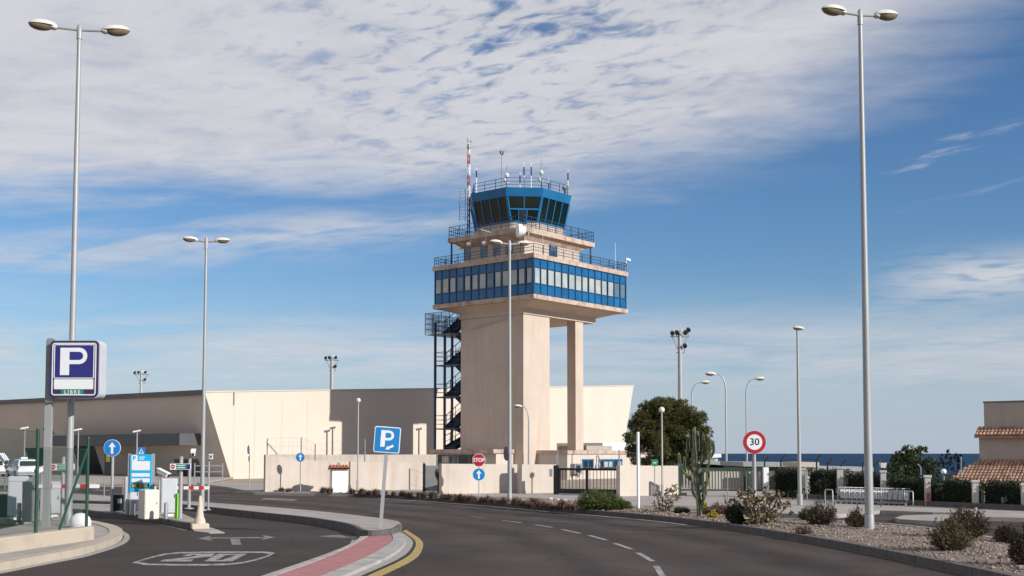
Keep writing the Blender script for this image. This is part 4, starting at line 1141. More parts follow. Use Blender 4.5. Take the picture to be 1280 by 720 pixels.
HLAB = ['dark green hedge right of the green gates', 'dark clipped hedge behind the single lamp post', 'dark hedge behind the left end of the trolley row', 'dark hedge behind the right end of the trolley row', 'dark hedge with a young tree in front of it', 'dark hedge below the tiled house roof', 'dark hedge at the far right edge']
for i in range(len(hb)-1):
    p, q = hb[i], hb[i+1]; d = q-p; L = d.length; a = math.atan2(d.y, d.x)
    v0 = HTOP[i][1]; v1 = HTOP[i+1][1] if i+1 < len(HTOP) else 607
    h = (zrow(v0, p.y)+zrow(v1, q.y))/2-.12
    t = thing('hedge', HLAB[i], 'hedge', p, a, 'clipped boundary hedges')
    mb = MB(); leaves_box(mb, .16, L-.16, .12, .8, .02, h, int(1500*L), .085, .045)
    mb.box(.2, L-.2, .25, .75, 0, h-.1)
    mb.build('foliage', M['hedge'], t)
# low kerb wall under the hedges
for i, (a, b, lab) in enumerate(((0, 3, 'low grey retaining kerb under the hedge behind the trolleys'), (3, 5, 'low grey retaining kerb under the hedge before the house'))):
    l = [pil_base[k] + Vector((0, -.35, 0)) for k in range(a, b+1)]
    o = strip('retaining_kerb', l, 0, .14, .30, M['kerb_dark'], .05); del o['kind']; tag(o, lab, 'kerb wall')
# angled security fence behind the hedges
sf = [(955.5,571,583),(976,569,583),(1020.5,568.5,586),(1034,573,587),(1051,575.5,588),(1078,574,590),(1093,576,592)]
f = thing('security_fence', 'dark security fence posts with kinked tops against the sea', 'fence', atp(955, 52, 0))
wr = MB()
prev = None
for u, vt, vb in sf:
    Y = 52 - (u-955)*.02; p = atp(u, Y, 0) - f.location
    zt = zrow(vt+6, Y)
    MB().tube([(p.x, p.y, 0), (p.x, p.y, zt), (p.x+.17, p.y-.05, zrow(vt, Y))], .035, 6).build('post', M['sign_black'], f)
    if prev:
        for k in (1.0, .8, .6): wr.bar((prev[0], prev[1], prev[2]*k), (p.x, p.y, zt*k), .012)
    prev = (p.x, p.y, zt)
wr.build('wire', M['sign_black'], f)
# airfield sheds beyond the hedge
def shed(u0, u1, Y, v0, v1, m, mroof, label, depth=6.0, nm='airfield_shed', zb=-3.5):
    p = atp(u0, Y, zb); q = atp(u1, Y, zb); L = q.x-p.x
    t = thing(nm, label, 'building', p)
    zt0 = zrow(v0, Y)-zb; zt1 = zrow(v1, Y)-zb
    MB().box(0, L, 0, depth, 0, min(zt0, zt1)-.25).build('wall', M[m], t)
    MB().hexa([(-.2, -.3, zt0-.25), (L+.2, -.3, zt1-.25), (L+.2, depth, zt1-.25), (-.2, depth, zt0-.25)], [(-.2, -.3, zt0), (L+.2, -.3, zt1), (L+.2, depth, zt1), (-.2, depth, zt0)]).build('roof', M[mroof], t)
    return t
shed(864, 946, 74, 573.8, 579.2, 'recess', 'shed', 'grey shed with a sloping roof behind the green gates', 10)
shed(932, 999, 66, 577.5, 578.5, 'recess', 'shed', 'low grey flat shed behind the speed limit sign', 7)
shed(1000, 1017, 60, 577.8, 577.8, 'wall_pale', 'wall_pale', 'small cream hut right of the low grey shed', 3)
shed(1018, 1085, 62, 582.5, 584.0, 'white_render', 'shed', 'long white low building behind the kinked fence', 4)
shed(870, 897, 80, 568.5, 567.2, 'white_render', 'white', 'small white shelter roof right of the pine tree', 3)

# ================================================================== LAMP POSTS
def head_parts(mb_top, mb_lens, c, d, ln, tilt=.12):
    """flat oval street-lamp head: pale shell above, brown lens below; c = inner end, d = outward direction"""
    d = Vector(d).normalized(); x = (d + Vector((0, 0, tilt))).normalized(); y = Vector((0, 0, 1)).cross(x).normalized(); z = x.cross(y)
    mat_ = Matrix((x, y, z)).transposed(); c = Vector(c) + x*ln*.5
    mb_top.ell(c, (ln*.5, ln*.24, ln*.20), 14, 4, mat_, 0.0, .97)
    mb_top.ell(c - x*ln*.36 - z*ln*.03, (ln*.15, ln*.14, ln*.10), 10, 5, mat_)
    mb_lens.ell(c + x*ln*.06 - z*.002, (ln*.42, ln*.205, ln*.20), 14, 4, mat_, -.95, -.02)
def lamp_double(base, vtop, span, ln, rb, rt, label, yaw=R(13)):
    H = zrow(vtop, base.y) - base.z
    t = thing('street_lamp', label, 'street lamp', base, yaw)
    MB().lathe([(rb*1.9, 0), (rb*1.9, .03), (rb*1.1, .05), (rb*1.06, .35), (rb, .38)], 14).build('base', M['galv'], t, True)
    MB().tube([(0, 0, .38), (0, 0, H*.5), (0, 0, H)], [rb, (rb+rt)/2, rt], 12).build('pole', M['galv'], t, True)
    MB().lathe([(rt*1.35, H-.35), (rt*1.35, H-.02), (rt*.5, H+.06)], 10).build('collar', M['galv'], t, True)
    for s_ in (-1, 1):
        e = Vector((s_*(span-ln), 0, H-.02+.0))
        a = MB().tube([(s_*rt, 0, H-.1), (e.x, 0, H-.08)], .035, 8).build('arm', M['galv'], t, True)
        m1, m2 = MB(), MB(); head_parts(m1, m2, (e.x, 0, H-.06), (s_, 0, 0), ln, .06)
        h = m1.build('lamp_head', M['lamp_shell'], t, True); m2.build('lens', M['lens'], h, True)
    return t
b1 = W(85, 663, .1); b1.y = 30.2; b1.x = D(85, 663, 30.2).x
lamp_double(b1, 33, 62/ppm(30.2)*1.0, 36/ppm(30.2), .098, .052, 'tall grey twin-headed lamp post rising behind the illuminated parking sign')
b2 = W(252.5, 638.5, .17); lamp_double(b2, 298, 29/ppm(b2.y), 19/ppm(b2.y), .07, .04, 'twin-headed lamp post beside the toll barrier and faded cone')
b3 = W(637, 629, .13); lamp_double(b3, 302, 26/ppm(b3.y), 17/ppm(b3.y), .085, .045, 'twin-headed lamp post standing in front of the control tower')
b4 = W(1087, 663, .13); lamp_double(b4, 14, 54/ppm(b4.y), 35/ppm(b4.y), .105, .05, 'thick twin-headed lamp post in the gravel bed at right')
def lamp_single(base, vtop, dx, ln, r0, label):
    H = zrow(vtop, base.y)-base.z
    t = thing('street_lamp', label, 'street lamp', base)
    MB().tube([(0, 0, 0), (0, 0, .4), (0, 0, .41), (0, 0, H)], [r0*1.4, r0*1.4, r0, r0*.55], 10).build('pole', M['galv'], t, True)
    m1, m2 = MB(), MB(); head_parts(m1, m2, (-dx*.25, 0, H-.03), (dx, 0, 0), ln, .1)
    h = m1.build('lamp_head', M['lamp_shell'], t, True); m2.build('lens', M['lens'], h, True)
b5 = W(1000, 631.5, .12); lamp_single(b5, 410, -1, .42, .075, 'single-headed lamp post right of the speed limit sign')
def lamp_curved(u, Y, vtop, vbend, du, zb, r0, ln, label):
    base = atp(u, Y, zb); H = zrow(vtop, Y)-zb; hb_ = zrow(vbend, Y)-zb; dx = du/ppm(Y)
    t = thing('street_lamp', label, 'street lamp', base)
    pts = [Vector((0, 0, 0)), Vector((0, 0, hb_*.5)), Vector((0, 0, hb_))]
    rad = [r0, r0*.9, r0*.75]
    for k in range(1, 7):
        a = math.pi/2*k/6; pts.append(Vector((dx*.75*(1-math.cos(a)), 0, hb_+(H-hb_)*math.sin(a)))); rad.append(r0*(.75-.05*k))
    pts.append(Vector((dx*.95, 0, H+.02))); rad.append(r0*.45)
    MB().tube(pts, rad, 8).build('pole', M['galv'], t, True)
    m1, m2 = MB(), MB(); head_parts(m1, m2, (dx*.9, 0, H+.02), (dx, 0, 0), ln, .05)
    h = m1.build('lamp_head', M['lamp_shell'], t, True); m2.build('lens', M['lens'], h, True)
lamp_curved(661, 56.3, 508.5, 526, -9, .12, .05, .42, 'slim grey lamp with a curved neck before the lit tower shaft')
lamp_curved(865.5, 84, 478.5, 494, 12, -3, .075, .7, 'curved-neck lamp rising from the pine tree, head to the right')
lamp_curved(908, 78, 468, 486, -13, -3, .075, .75, 'curved-neck lamp against the sea sky with its head to the left')
lamp_curved(933.5, 78, 474, 492, 12, -3, .07, .7, 'curved-neck lamp above the speed limit sign, head to the right')
def lamp_globe(u, vb, vtop, r_, label, m='lamp_shell', pole='galv', zb=.12):
    b = W(u, vb, zb); H = zrow(vtop, b.y)-zb
    t = thing('street_lamp', label, 'street lamp', b)
    MB().tube([(0, 0, 0), (0, 0, .5), (0, 0, .51), (0, 0, H-r_*1.8)], [.06, .06, .04, .032], 8).build('pole', M[pole], t, True)
    MB().ell((0, 0, H-r_), (r_, r_, r_), 12, 8).build('lamp_globe', M[m], t, True)
    MB().lathe([(.03, H-r_*2.1), (r_*.6, H-r_*1.75), (r_*.5, H-r_*1.6)], 10).build('collar', M[pole], t, True)
lamp_globe(447, 613.5, 497.5, .12, 'slim globe lamp in front of the tower shadow on the cream wall')
lamp_globe(828, 620.5, 508.5, .13, 'slim globe lamp in front of the pine tree')
def lamp_small(u, Y, vb, vtop, label, dx=-.25, m='lamp_shell', pole='galv'):
    zb = zrow(vb, Y); b = atp(u, Y, zb); H = zrow(vtop, Y)-zb
    t = thing('street_lamp', label, 'street lamp', b)
    MB().tube([(0, 0, 0), (0, 0, H)], [.06, .04], 8).build('pole', M[pole], t, True)
    k = 9/ppm(Y)
    MB().add([], []).bar((-k*.55, -.1, H), (k*.45, .05, H+.12), k*.45, k*.22).build('lamp_head', M[m], t, bevel=.02)
lamp_small(30.5, 93, 597.5, 536, 'small white-headed lamp above the parked taxi')
lamp_small(97.5, 91, 598, 538, 'small white-headed lamp just right of the thick left lamp post')
lamp_small(171, 85, 599, 540, 'small white-headed lamp behind the blue tariff panel')
# slim dark post silhouettes, built as solid posts before the terminal wall
for u, vt, vb, lab in ((408.5, 540, 590, 'dark slim post silhouette at the left of a pair before the cream wall'), (415.5, 536, 590, 'taller dark post silhouette at the right of a pair before the cream wall'), (523.5, 537.5, 590, 'dark slim post silhouette in the sunlit gap left of the stair')):
    Y = 78; zb = zrow(vb, Y); b = atp(u, Y, 0); H = zrow(vt, Y)
    t = thing('post_silhouette', lab, 'floodlight', b)
    MB().tube([(0, 0, 0), (0, 0, H)], [.06, .05], 8).build('pole', M['recess'], t, True)
    MB().bar((-.18, -.05, H+.02), (.18, .05, H+.1), .26, .14).build('lamp_head', M['recess'], t, bevel=.02)
# floodlight masts of the apron
def mast(u, Y, vtop, zb, r0, n, label, k=1.0):
    b = atp(u, Y, zb); H = zrow(vtop, Y)-zb
    t = thing('floodlight_mast', label, 'floodlight mast', b)
    MB().tube([(0, 0, 0), (0, 0, H*.7), (0, 0, H)], [r0*1.3, r0, r0*.8], 10).build('pole', M['galv'], t, True)
    w = 10/ppm(Y)*k
    MB().bar((-w, 0, H-.3*k), (w, 0, H-.3*k), .09*k).bar((-w*.8, 0, H-.35*k), (-.05, 0, H-1.5*k), .06*k).bar((w*.8, 0, H-.35*k), (.05, 0, H-1.5*k), .06*k).bar((-w*.4, 0, H-1.5*k), (w*.5, 0, H-1.5*k), .08*k).build('crossbar', M['galv_dark'], t)
    spots = [(-w*.85, .0), (-w*.35, .05), (w*.15, .1), (w*.55, .05), (w*.9, .25)][:n] + [(w*.5, -.95)]
    for i, (x, dz) in enumerate(spots):
        z = H + dz*k
        o = MB().tube([(x, .25*k, z+.12*k), (x, -.1*k, z), (x, -.3*k, z-.1*k)], [.08*k, .16*k, .17*k], 10).build('floodlight', M['black' if i != 2 else 'lamp_shell'], t)
        MB().bar((x, 0, H-.3*k if dz > -.5 else H-1.5*k), (x, 0, z), .06*k).build('bracket', M['galv_dark'], o)
mast(851, 100, 416, -4, .21, 5, 'tall floodlight mast rising behind the pine tree', 1.15)
mast(414, 118, 447, 0, .22, 4, 'floodlight mast behind the roofline where the tower shadow begins', .9)
mast(175, 150, 465.5, 0, .22, 4, 'distant floodlight mast above the shaded left roofline', .95)

# ================================================================== SIGNS
def sign_root(u, vb, zb, name, label, rz=0.0, cat='sign', group=None): return thing(name, label, cat, W(u, vb, zb), rz, group)
def pole(t, H, r=.03, m='galv', x=0, y=0): return MB().tube([(x, y, 0), (x, y, H)], r, 10).build('pole', M[m], t, True)
def round_sign(t, zc, r, col, rim, y=-.05):
    p = MB().plate(disc(r), y-.02, y+.0, (0, 0, zc)).build('plate', M[rim], t)
    MB().plate(disc(r*(.985 if col == 'sign_red' else .955)), y-.024, y-.0201, (0, 0, zc)).build('face', M[col], p)
    MB().bar((-r*.5, y+.015, zc+r*.3), (r*.5, y+.015, zc+r*.3), .03).bar((-r*.5, y+.015, zc-r*.3), (r*.5, y+.015, zc-r*.3), .03).build('bracket', M['galv'], p)
    return p
def arrow_sign(u, vb, zb, vc, rpx, label, pr=.028, rz=0.0, extra=None):
    t = sign_root(u, vb, zb, 'road_sign', label, rz); Y = t.location.y
    zc = zrow(vc, Y)-zb; r = rpx/ppm(Y)
    pole(t, (extra or zc)+r*.5, pr)
    p = round_sign(t, zc, r, 'sign_blue', 'sign_white')
    MB().plate(up_arrow(r*1.35, r*.85, r*.27), -.079, -.0745, (0, 0, zc)).build('arrow', M['sign_white'], p)
    return t
arrow_sign(139.5, 641, .15, 560, 10.6, 'large round blue sign with white up arrow beside the tariff panel', .045)
arrow_sign(375.3, 615.5, .12, 571.6, 5.8, 'small round blue arrow sign in front of the low cream wall')
t = sign_root(311.5, 609.5, .1, 'road_sign', 'blue arrow sign turned nearly edge-on before the sunlit terminal wall', R(-62))
Y = t.location.y; zc = zrow(562, Y)-.1; r = 5.6/ppm(Y); pole(t, zc+.1, .025)
p = round_sign(t, zc, r, 'sign_blue', 'sign_white'); MB().plate(up_arrow(r*1.35, r*.85, r*.27), -.079, -.0745, (0, 0, zc)).build('arrow', M['sign_white'], p)
MB().bar((0, -.02, zc-r-.12), (0, -.02, zc-r-.4), .28, .03, (0, 1, 0)).build('tag_plate', M['galv'], t)
# STOP over arrow
t = arrow_sign(598.6, 619, .12, 593, 7.9, 'STOP sign mounted above a round blue arrow sign', .022, 0, zrow(575, W(598.6, 619, .12).y)-.12)
Y = t.location.y; zc = zrow(575.2, Y)-.12; r = 8.6/ppm(Y)
p = MB().plate(disc(r, 8, 22.5), -.07, -.05, (0, 0, zc)).build('stop_plate', M['sign_white'], t)
MB().plate(disc(r*.94, 8, 22.5), -.074, -.0701, (0, 0, zc)).build('face', M['sign_red'], p)
text_mb('STOP', r*.76, (0, -.082, zc), bold=.006, sx=.90).build('lettering', M['sign_white'], p)
# round sign seen from the back on the tower lamp post
t = thing('road_sign', 'round sign seen edge-on, strapped to the lamp post before the tower', 'sign', b3 + Vector((-.12, -.13, zrow(567, b3.y)-.13)), R(-68))
r = 8.8/ppm(b3.y); p = MB().plate(disc(r, 28), -.012, .012).build('plate', M['sign_back'], t); MB().bar((-r*.6, .03, .08), (r*.6, .03, .08), .03).build('bracket', M['galv_dark'], t)
# 30 sign
t = sign_root(943.5, 650, .14, 'speed_sign', 'round red-rimmed speed limit sign reading 30 above the dry cactus'); Y = t.location.y
zc = zrow(552.7, Y)-.14; r = 14.4/ppm(Y); pole(t, zc+r*.4, .055)
p = round_sign(t, zc, r, 'sign_red', 'sign_white', -.07)
MB().plate(disc(r*.67), -.098, -.0941, (0, 0, zc)).build('white_disc', M['sign_white'], p)
text_mb('30', r*.86, (0, -.102, zc-.0), bold=.003, sx=1.0).build('numerals', M['sign_black'], p)
# leaning P sign on the island nose
t = sign_root(475.5, 662, .17, 'parking_sign', 'leaning square blue P sign on the island nose', R(4)); Y = t.location.y
t.rotation_euler = (0, R(4.0), R(4))
zc = (zrow(549.7, Y)-.17)*1.002; sz = 32.5/ppm(Y)
MB().bar((-.0, 0, 0), (0, 0, zc+sz*.35), .085, .045).build('pole', M['galv'], t)
p = MB().plate(rrect(sz, sz, .05), -.055, -.03, (0, 0, zc)).build('plate', M['sign_white'], t)
MB().plate(rrect(sz*.93, sz*.93, .035), -.060, -.0551, (0, 0, zc)).build('face', M['sign_blue'], p)
def letter_P(w, h, st, cut=.0):                    # P as an outline with its hole as two rings of quads
    pts_o = [(-w/2, -h/2), (-w/2, h/2)]; ring_o, ring_i = [], []
    R_ = h*.30; th_p = min(st*.92, R_*.5); cx_ = w/2-R_; cz_ = h/2-R_
    for k in range(11):
        a = math.pi/2 - math.pi*k/10; ring_o.append((cx_+R_*math.cos(a), cz_+R_*math.sin(a))); ri = R_-th_p; ring_i.append((cx_+ri*math.cos(a), cz_+ri*math.sin(a)))
    return [[(-w/2, -h/2), (-w/2+st, -h/2), (-w/2+st, h/2), (-w/2, h/2)],
            [(-w/2+st, h/2), (-w/2+st, h/2-th_p), ring_i[0], ring_o[0]], [(-w/2+st, cz_-R_+th_p), (-w/2+st, cz_-R_), ring_o[-1], ring_i[-1]]] + \
           [[ring_o[k], ring_i[k], ring_i[k+1], ring_o[k+1]] for k in range(10)]
def put_P(parent, w, h, st, y, c, m):
    mb = MB()
    for q in letter_P(w, h, st): mb.plate(q, y-.004, y, c)
    return mb.build('letter', M[m], parent)
put_P(p, sz*.50, sz*.64, sz*.17, -.0605, (sz*.0, 0, zc+sz*.04), 'sign_white')
ar = MB(); th = R(-148)
def rot2(pl, a): return [(x*math.cos(a)-z*math.sin(a), x*math.sin(a)+z*math.cos(a)) for x, z in pl]
ar.plate(rot2(up_arrow(sz*.34, sz*.17, sz*.085), R(118)), -.068, -.0646, (sz*.10, 0, zc-sz*.29)).build('arrow', M['white'], p)
# big illuminated sign on its own post
Ys = 29.75; bs = W(58, 652, .1); bs.y = Ys; bs.x = D(58, 640, Ys).x; bs.z = 0.05
t = thing('parking_sign', 'large navy light-box sign with white P and green LIBRE on a grey post', 'sign', bs)
k = 1/ppm(Ys); H = zrow(426, Ys)-.05
MB().box(-.085, .085, -.06, .06, 0, H).build('post', M['galv'], t)
zc = zrow(462.3, Ys)-.05; xc = D(97.5, 462, Ys).x - bs.x; w, h = 61*k, 71*k
MB().plate(rrect(.20, 80*k, .06), -.16, -.065, (.06, 0, zc-.02)).build('arm_plate', M['galv_dark'], t)
for dz in (.55, -.55): MB().box(.1, xc-w/2+.05, -.14, -.1, zc+dz-.03, zc+dz+.03).build('bracket', M['sign_black'], t)
p = MB().plate(rrect(w*1.015, h*1.01, .13), -.26, .18, (xc+.035, 0, zc)).build('light_box', M['cabinet'], t, False, None, .01)
MB().plate(rrect(w, h, .12), -.272, -.2601, (xc, 0, zc)).build('frame', M['sign_purple'], p)
def ringband(mb, w, h, r, th_, y, c):
    o, i = rrect(w, h, r, 4), rrect(w-2*th_, h-2*th_, max(.005, r-th_), 4); n = len(o)
    for q in range(n): mb.plate([o[q], o[(q+1) % n], i[(q+1) % n], i[q]], y-.003, y, c)
rb_ = MB(); ringband(rb_, w*.90, h*.92, .07, .028, -.273, (xc, 0, zc)); ringband(rb_, w*.82, h*.60, .04, .022, -.273, (xc, 0, zc+h*.135)); rb_.build('border', M['sign_white'], p)
MB().plate(rrect(w*.78, h*.56, .03), -.2755, -.273, (xc, 0, zc+h*.135)).build('panel', M['sign_navy'], p)
put_P(p, w*.55, h*.48, w*.185, -.2756, (xc-.01, 0, zc+h*.135), 'sign_white')
MB().plate(rrect(w*.80, h*.175, .02), -.2755, -.2725, (xc, 0, zc-h*.265)).build('blank_strip', M['sign_white'], p)
MB().plate(rrect(w*.46, h*.09, .01), -.2755, -.2725, (xc-.03, 0, zc-h*.405)).build('status_strip', M['sign_green'], p)
text_mb('LIBRE', h*.092, (xc-.03, -.2785, zc-h*.405), bold=.001, sx=1.0, space=1.35).build('lettering', M['sign_white'], p)
# blue tariff panel
t = sign_root(175.5, 645, .15, 'tariff_panel', 'tall light blue tariff panel with white and yellow fields on the toll island', R(3)); Y = t.location.y
k = 1/ppm(Y); w, h = 26.5*k, 47*k; zc = zrow(591.5, Y)-.15
for x in (-w/2-.035, w/2+.035): MB().box(x-.035, x+.035, -.03, .04, 0, zc+h/2+.02).build('post', M['galv'], t)
p = MB().plate(rrect(w, h, .015), -.06, .02, (0, 0, zc)).build('panel', M['sign_cyan'], t)
MB().plate(rrect(w*.28, w*.28, .03), -.064, -.0601, (-w*.30, 0, zc+h*.40)).build('logo', M['sign_white'], p)
put_P(p, w*.14, w*.19, w*.045, -.0645, (-w*.30, 0, zc+h*.40), 'sign_blue')
tl = MB()
for x0, x1, dz in ((-.08, .18, .425), (-.08, .14, .375)): tl.plate(rrect((x1-x0)*w, h*.022, .004), -.064, -.0601, ((x0+x1)/2*w, 0, zc+h*dz))
tl.build('small_print', M['sign_white'], p)
for dz, hh in ((.20, .24), (-.045, .09), (-.185, .10)): MB().plate(rrect(w*.84, h*hh, .01), -.064, -.0601, (0, 0, zc+h*dz)).build('white_field', M['sign_white'], p)
y_ = MB().plate(rrect(w*.82, h*.105, .01), -.064, -.0601, (.0, 0, zc-h*.325)).build('black_field', M['sign_black'], p)
MB().plate(rrect(w*.2, h*.08, .01), -.067, -.0641, (-w*.28, 0, zc-h*.325)).build('yellow_field', M['sign_yellow'], p)
q = MB()
for dz in (.02, -.02): q.plate(rrect(w*.42, h*.014, .003), -.067, -.0641, (w*.12, 0, zc-h*(.325+dz)))
q.build('small_print', M['sign_yellow'], p)
# crossing sign behind it
Y = 60.; t = thing('crossing_sign', 'small square blue pedestrian crossing sign behind the tariff panel', 'sign', atp(176.8, Y, .1)); k = 1/ppm(Y)
zc = zrow(564, Y)-.1; s_ = 9.5*k; pole(t, zc+.2, .03, 'galv_dark', 0, .03)
p = MB().plate(rrect(s_, s_, .03), -.03, -.01, (0, 0, zc)).build('plate', M['sign_blue'], t)
MB().plate([(-s_*.36, -s_*.32), (s_*.36, -s_*.32), (0, s_*.36)], -.034, -.0301, (0, 0, zc)).build('triangle', M['sign_white'], p)
MB().plate([(-s_*.14, -s_*.24), (-s_*.06, -s_*.24), (0, -s_*.05), (s_*.06, -s_*.24), (s_*.14, -s_*.24), (s_*.05, s_*.08), (-s_*.05, s_*.08)], -.037, -.0341, (0, 0, zc)).plate(disc(s_*.05, 10), -.037, -.0341, (0, 0, zc+s_*.14)).build('walker_symbol', M['sign_black'], p)
# small green sign before the pine
t = sign_root(818.5, 621.5, .12, 'green_sign', 'small dark green sign on a thin stick before the pine tree'); Y = t.location.y; zc = zrow(578.5, Y)-.12; s_ = 7.4/ppm(Y)
pole(t, zc, .018, 'galv_dark'); p = MB().plate(rrect(s_, s_*1.1, .02), -.04, -.018, (0, 0, zc)).build('plate', M['sign_green'], t)
MB().plate(rrect(s_*.55, s_*.14, .005), -.043, -.0401, (0, 0, zc)).build('small_print', M['sign_white'], p)
# lane boards over the toll lanes
def lane_board(u, vb, u0, u1, vc, hpx, label, right):
    t = sign_root(u, vb, .15, 'lane_board', label); Y = t.location.y; k = 1/ppm(Y); zc = zrow(vc, Y)-.15
    pole(t, zc+.28, .055)
    xa, xb = (u0-u)*k, (u1-u)*k; h = hpx*k; c = (xa+xb)/2
    p = MB().plate(rrect(xb-xa, h, .02), -.12, -.06, (c, 0, zc)).build('board', M['sign_white'], t)
    MB().plate(rrect((xb-xa)*.46, h*.86, .01), -.124, -.1201, (xa+(xb-xa)*.54, 0, zc)).build('green_field', M['sign_green'], p)
    MB().plate(disc(h*.36, 16), -.124, -.1201, (xa+(xb-xa)*.14, 0, zc)).build('red_disc', M['sign_red'], p)
    MB().plate(rrect(h*.45, h*.13, .003), -.127, -.1241, (xa+(xb-xa)*.14, 0, zc)).build('bar', M['sign_white'], p)
    q = MB()
    for dz in (.18, -.18): q.plate(rrect((xb-xa)*.36, h*.13, .004), -.127, -.1241, (xa+(xb-xa)*.54, 0, zc+h*dz))
    q.build('small_print', M['sign_white'], p)
    if right: MB().plate(rrect((xb-xa)*.2, h*.84, .01), -.124, -.1201, (xb-(xb-xa)*.115, 0, zc)).build('blue_field', M['sign_navy'], p)
lane_board(225.3, 648.5, 213, 238.5, 583.2, 7.4, 'red, green and blue lane board on a post beside the lime bollard', True)
lane_board(77.5, 651, 63, 93, 583.7, 8, 'red and green lane board behind the thick left lamp post', False)
# plain white post in the bed
t = thing('white_post', 'plain tall white post standing in the bed left of the pine', 'post', W(798, 637.5, .12)); Y = t.location.y
MB().tube([(0, 0, 0), (0, 0, zrow(540, Y)-.12)], .05, 12).build('pole', M['white'], t, True); MB().lathe([(.09, 0), (.09, .03), (.05, .05)], 12).build('base', M['galv'], t)

# ================================================================== TOLL EQUIPMENT
def cabinet(u, vb, w, d, h, rz, label, m='cabinet', zb=.15, screen=True, name='ticket_machine', cat='ticket machine', foot=True):
    t = thing(name, label, cat, W(u, vb, zb), rz)
    f = .1 if foot else 0
    MB().box(-w/2, w/2, -d/2, d/2, f, h).build('casing', M[m], t, bevel=.025)
    if foot: MB().box(-w*.3, w*.3, -d*.3, d*.3, 0, f).build('foot', M['white'], t)
    if screen:
        MB().box(-w*.3, w*.3, -d/2-.012, -d/2-.001, h*.62, h*.82).build('screen', M['glass_dark'], t)
        MB().box(-w*.16, w*.16, -d/2-.015, -d/2-.001, h*.46, h*.5).build('slot', M['black'], t)
        MB().box(-w*.5-.02, w*.5+.02, -d/2-.03, d/2, h+.001, h+.03).build('hood', M[m], t)
    else:
        MB().box(-w*.42, w*.42, -d/2-.008, -d/2-.0005, f+h*.08, h*.94).build('door', M[m], t)
        MB().box(w*.30, w*.34, -d/2-.02, -d/2-.0085, h*.5, h*.58).build('handle', M['black'], t)
    return t
cabinet(164.5, 642.5, .44, .45, 1.12, R(22), 'grey ticket machine half hidden behind the tariff panel', screen=False)
cabinet(185.5, 648.6, .42, .50, .82, R(38), 'squat cream cabinet in front of the tariff panel', 'cabinet_cream', screen=False, name='service_cabinet', cat='cabinet', foot=False)
cabinet(210.5, 645.2, .46, .40, 1.10, R(20), 'grey ticket machine beside the lime bollard', screen=False)
cabinet(22, 649.5, .52, .40, 1.2, R(20), 'light grey ticket machine behind the wire mesh at far left', screen=False)
cabinet(64.5, 646, .56, .40, 1.02, R(18), 'light grey ticket machine between the sign post and the thick lamp post', screen=False)
t = thing('bollard', 'bright lime green bollard on the toll island', 'bollard', W(220.6, 648, .15))
MB().tube([(0, 0, 0), (0, 0, .68)], .05, 12).build('post', M['lime'], t, True); MB().lathe([(.05, .68), (.04, .70), (.0, .705)], 12).build('cap', M['lime'], t)
for u, vb, h, lab in ((166.5, 645.5, .46, 'dark grey knee-high bollard before the tariff panel'), (207.3, 650, .48, 'dark grey knee-high bollard before the grey ticket machine near the lime bollard'), (23.5, 652, .5, 'dark grey bollard before the far left ticket machine'), (61.0, 650, .46, 'dark grey bollard between the two left posts'), (159.5, 645.2, .5, 'dark grey bollard just right of the black bin')):
    t = thing('bollard', lab, 'bollard', W(u, vb, .15)); MB().tube([(0, 0, 0), (0, 0, h-.03), (0, 0, h)], [.058, .058, .04], 12).build('post', M['galv_dark'], t, True)
    MB().lathe([(.09, 0), (.09, .02), (.06, .03)], 12).build('base', M['black'], t)
t = thing('litter_bin', 'black wheeled bin beside the large arrow sign', 'bin', W(148.5, 640.5, .15), R(12))
MB().hexa([(-.15, -.16, .05), (.15, -.16, .05), (.15, .16, .05), (-.15, .16, .05)], [(-.18, -.2, .5), (.18, -.2, .5), (.18, .2, .5), (-.18, .2, .5)]).build('body', M['black'], t)
MB().box(-.2, .2, -.22, .22, .502, .56).build('lid', M['black'], t, bevel=.015); MB().plate(rrect(.12, .14, .02), -.205, -.195, (.04, 0, .36)).build('sticker', M['cabinet'], t)
for x in (-.14, .14): MB().tube([(x-.02, .14, .06), (x+.02, .14, .06)], .06, 10).build('wheel', M['rubber'], t)
t = thing('litter_bin', 'black bin cut by the left picture edge', 'bin', W(4, 649, .15), R(12))
MB().hexa([(-.2, -.16, .05), (.2, -.16, .05), (.2, .16, .05), (-.2, .16, .05)], [(-.25, -.22, .62), (.25, -.22, .62), (.25, .22, .62), (-.25, .22, .62)]).build('body', M['black'], t)
MB().box(-.27, .27, -.24, .24, .622, .70).build('lid', M['black'], t, bevel=.015)
def barrier(u, vb, zb, u1, va, label, hw=.28, hh=.85, m='galv_dark', lift=0.0):
    t = thing('barrier', label, 'barrier', W(u, vb, zb)); Y = t.location.y; z = zrow(va, Y)-zb; L = (u1-u)/ppm(Y); hh = max(hh, z+.12)
    MB().box(-hw/2, hw/2, -.16, .16, 0, hh).build('housing', M[m], t, bevel=.02)
    n = 7
    a = MB().box(hw/2, L, -.24, -.19, z-.05, z+.05).build('arm', M['white'], t)
    for i in range(1, n, 2): MB().box(hw/2+(L-hw/2)*i/n, hw/2+(L-hw/2)*(i+1)/n, -.243, -.187, z-.053, z+.053).build('red_band', M['red'], a)
barrier(37.5, 652, .15, 126, 607.5, 'dark barrier box with red and white arm across the left lane', .34, .80)
barrier(176, 641, .15, 197, 610, 'red and white barrier arm seen past the tariff panel', .2, .8)
barrier(216, 640.5, .15, 263, 609.5, 'red and white barrier arm before the middle lamp post', .16, .8)
t = thing('traffic_cone', 'faded orange traffic cone on a square base at the island tip', 'cone', W(249.7, 661, .02), R(20))
MB().box(-.22, .22, -.22, .22, 0, .14).build('base', M['cone'], t, bevel=.02)
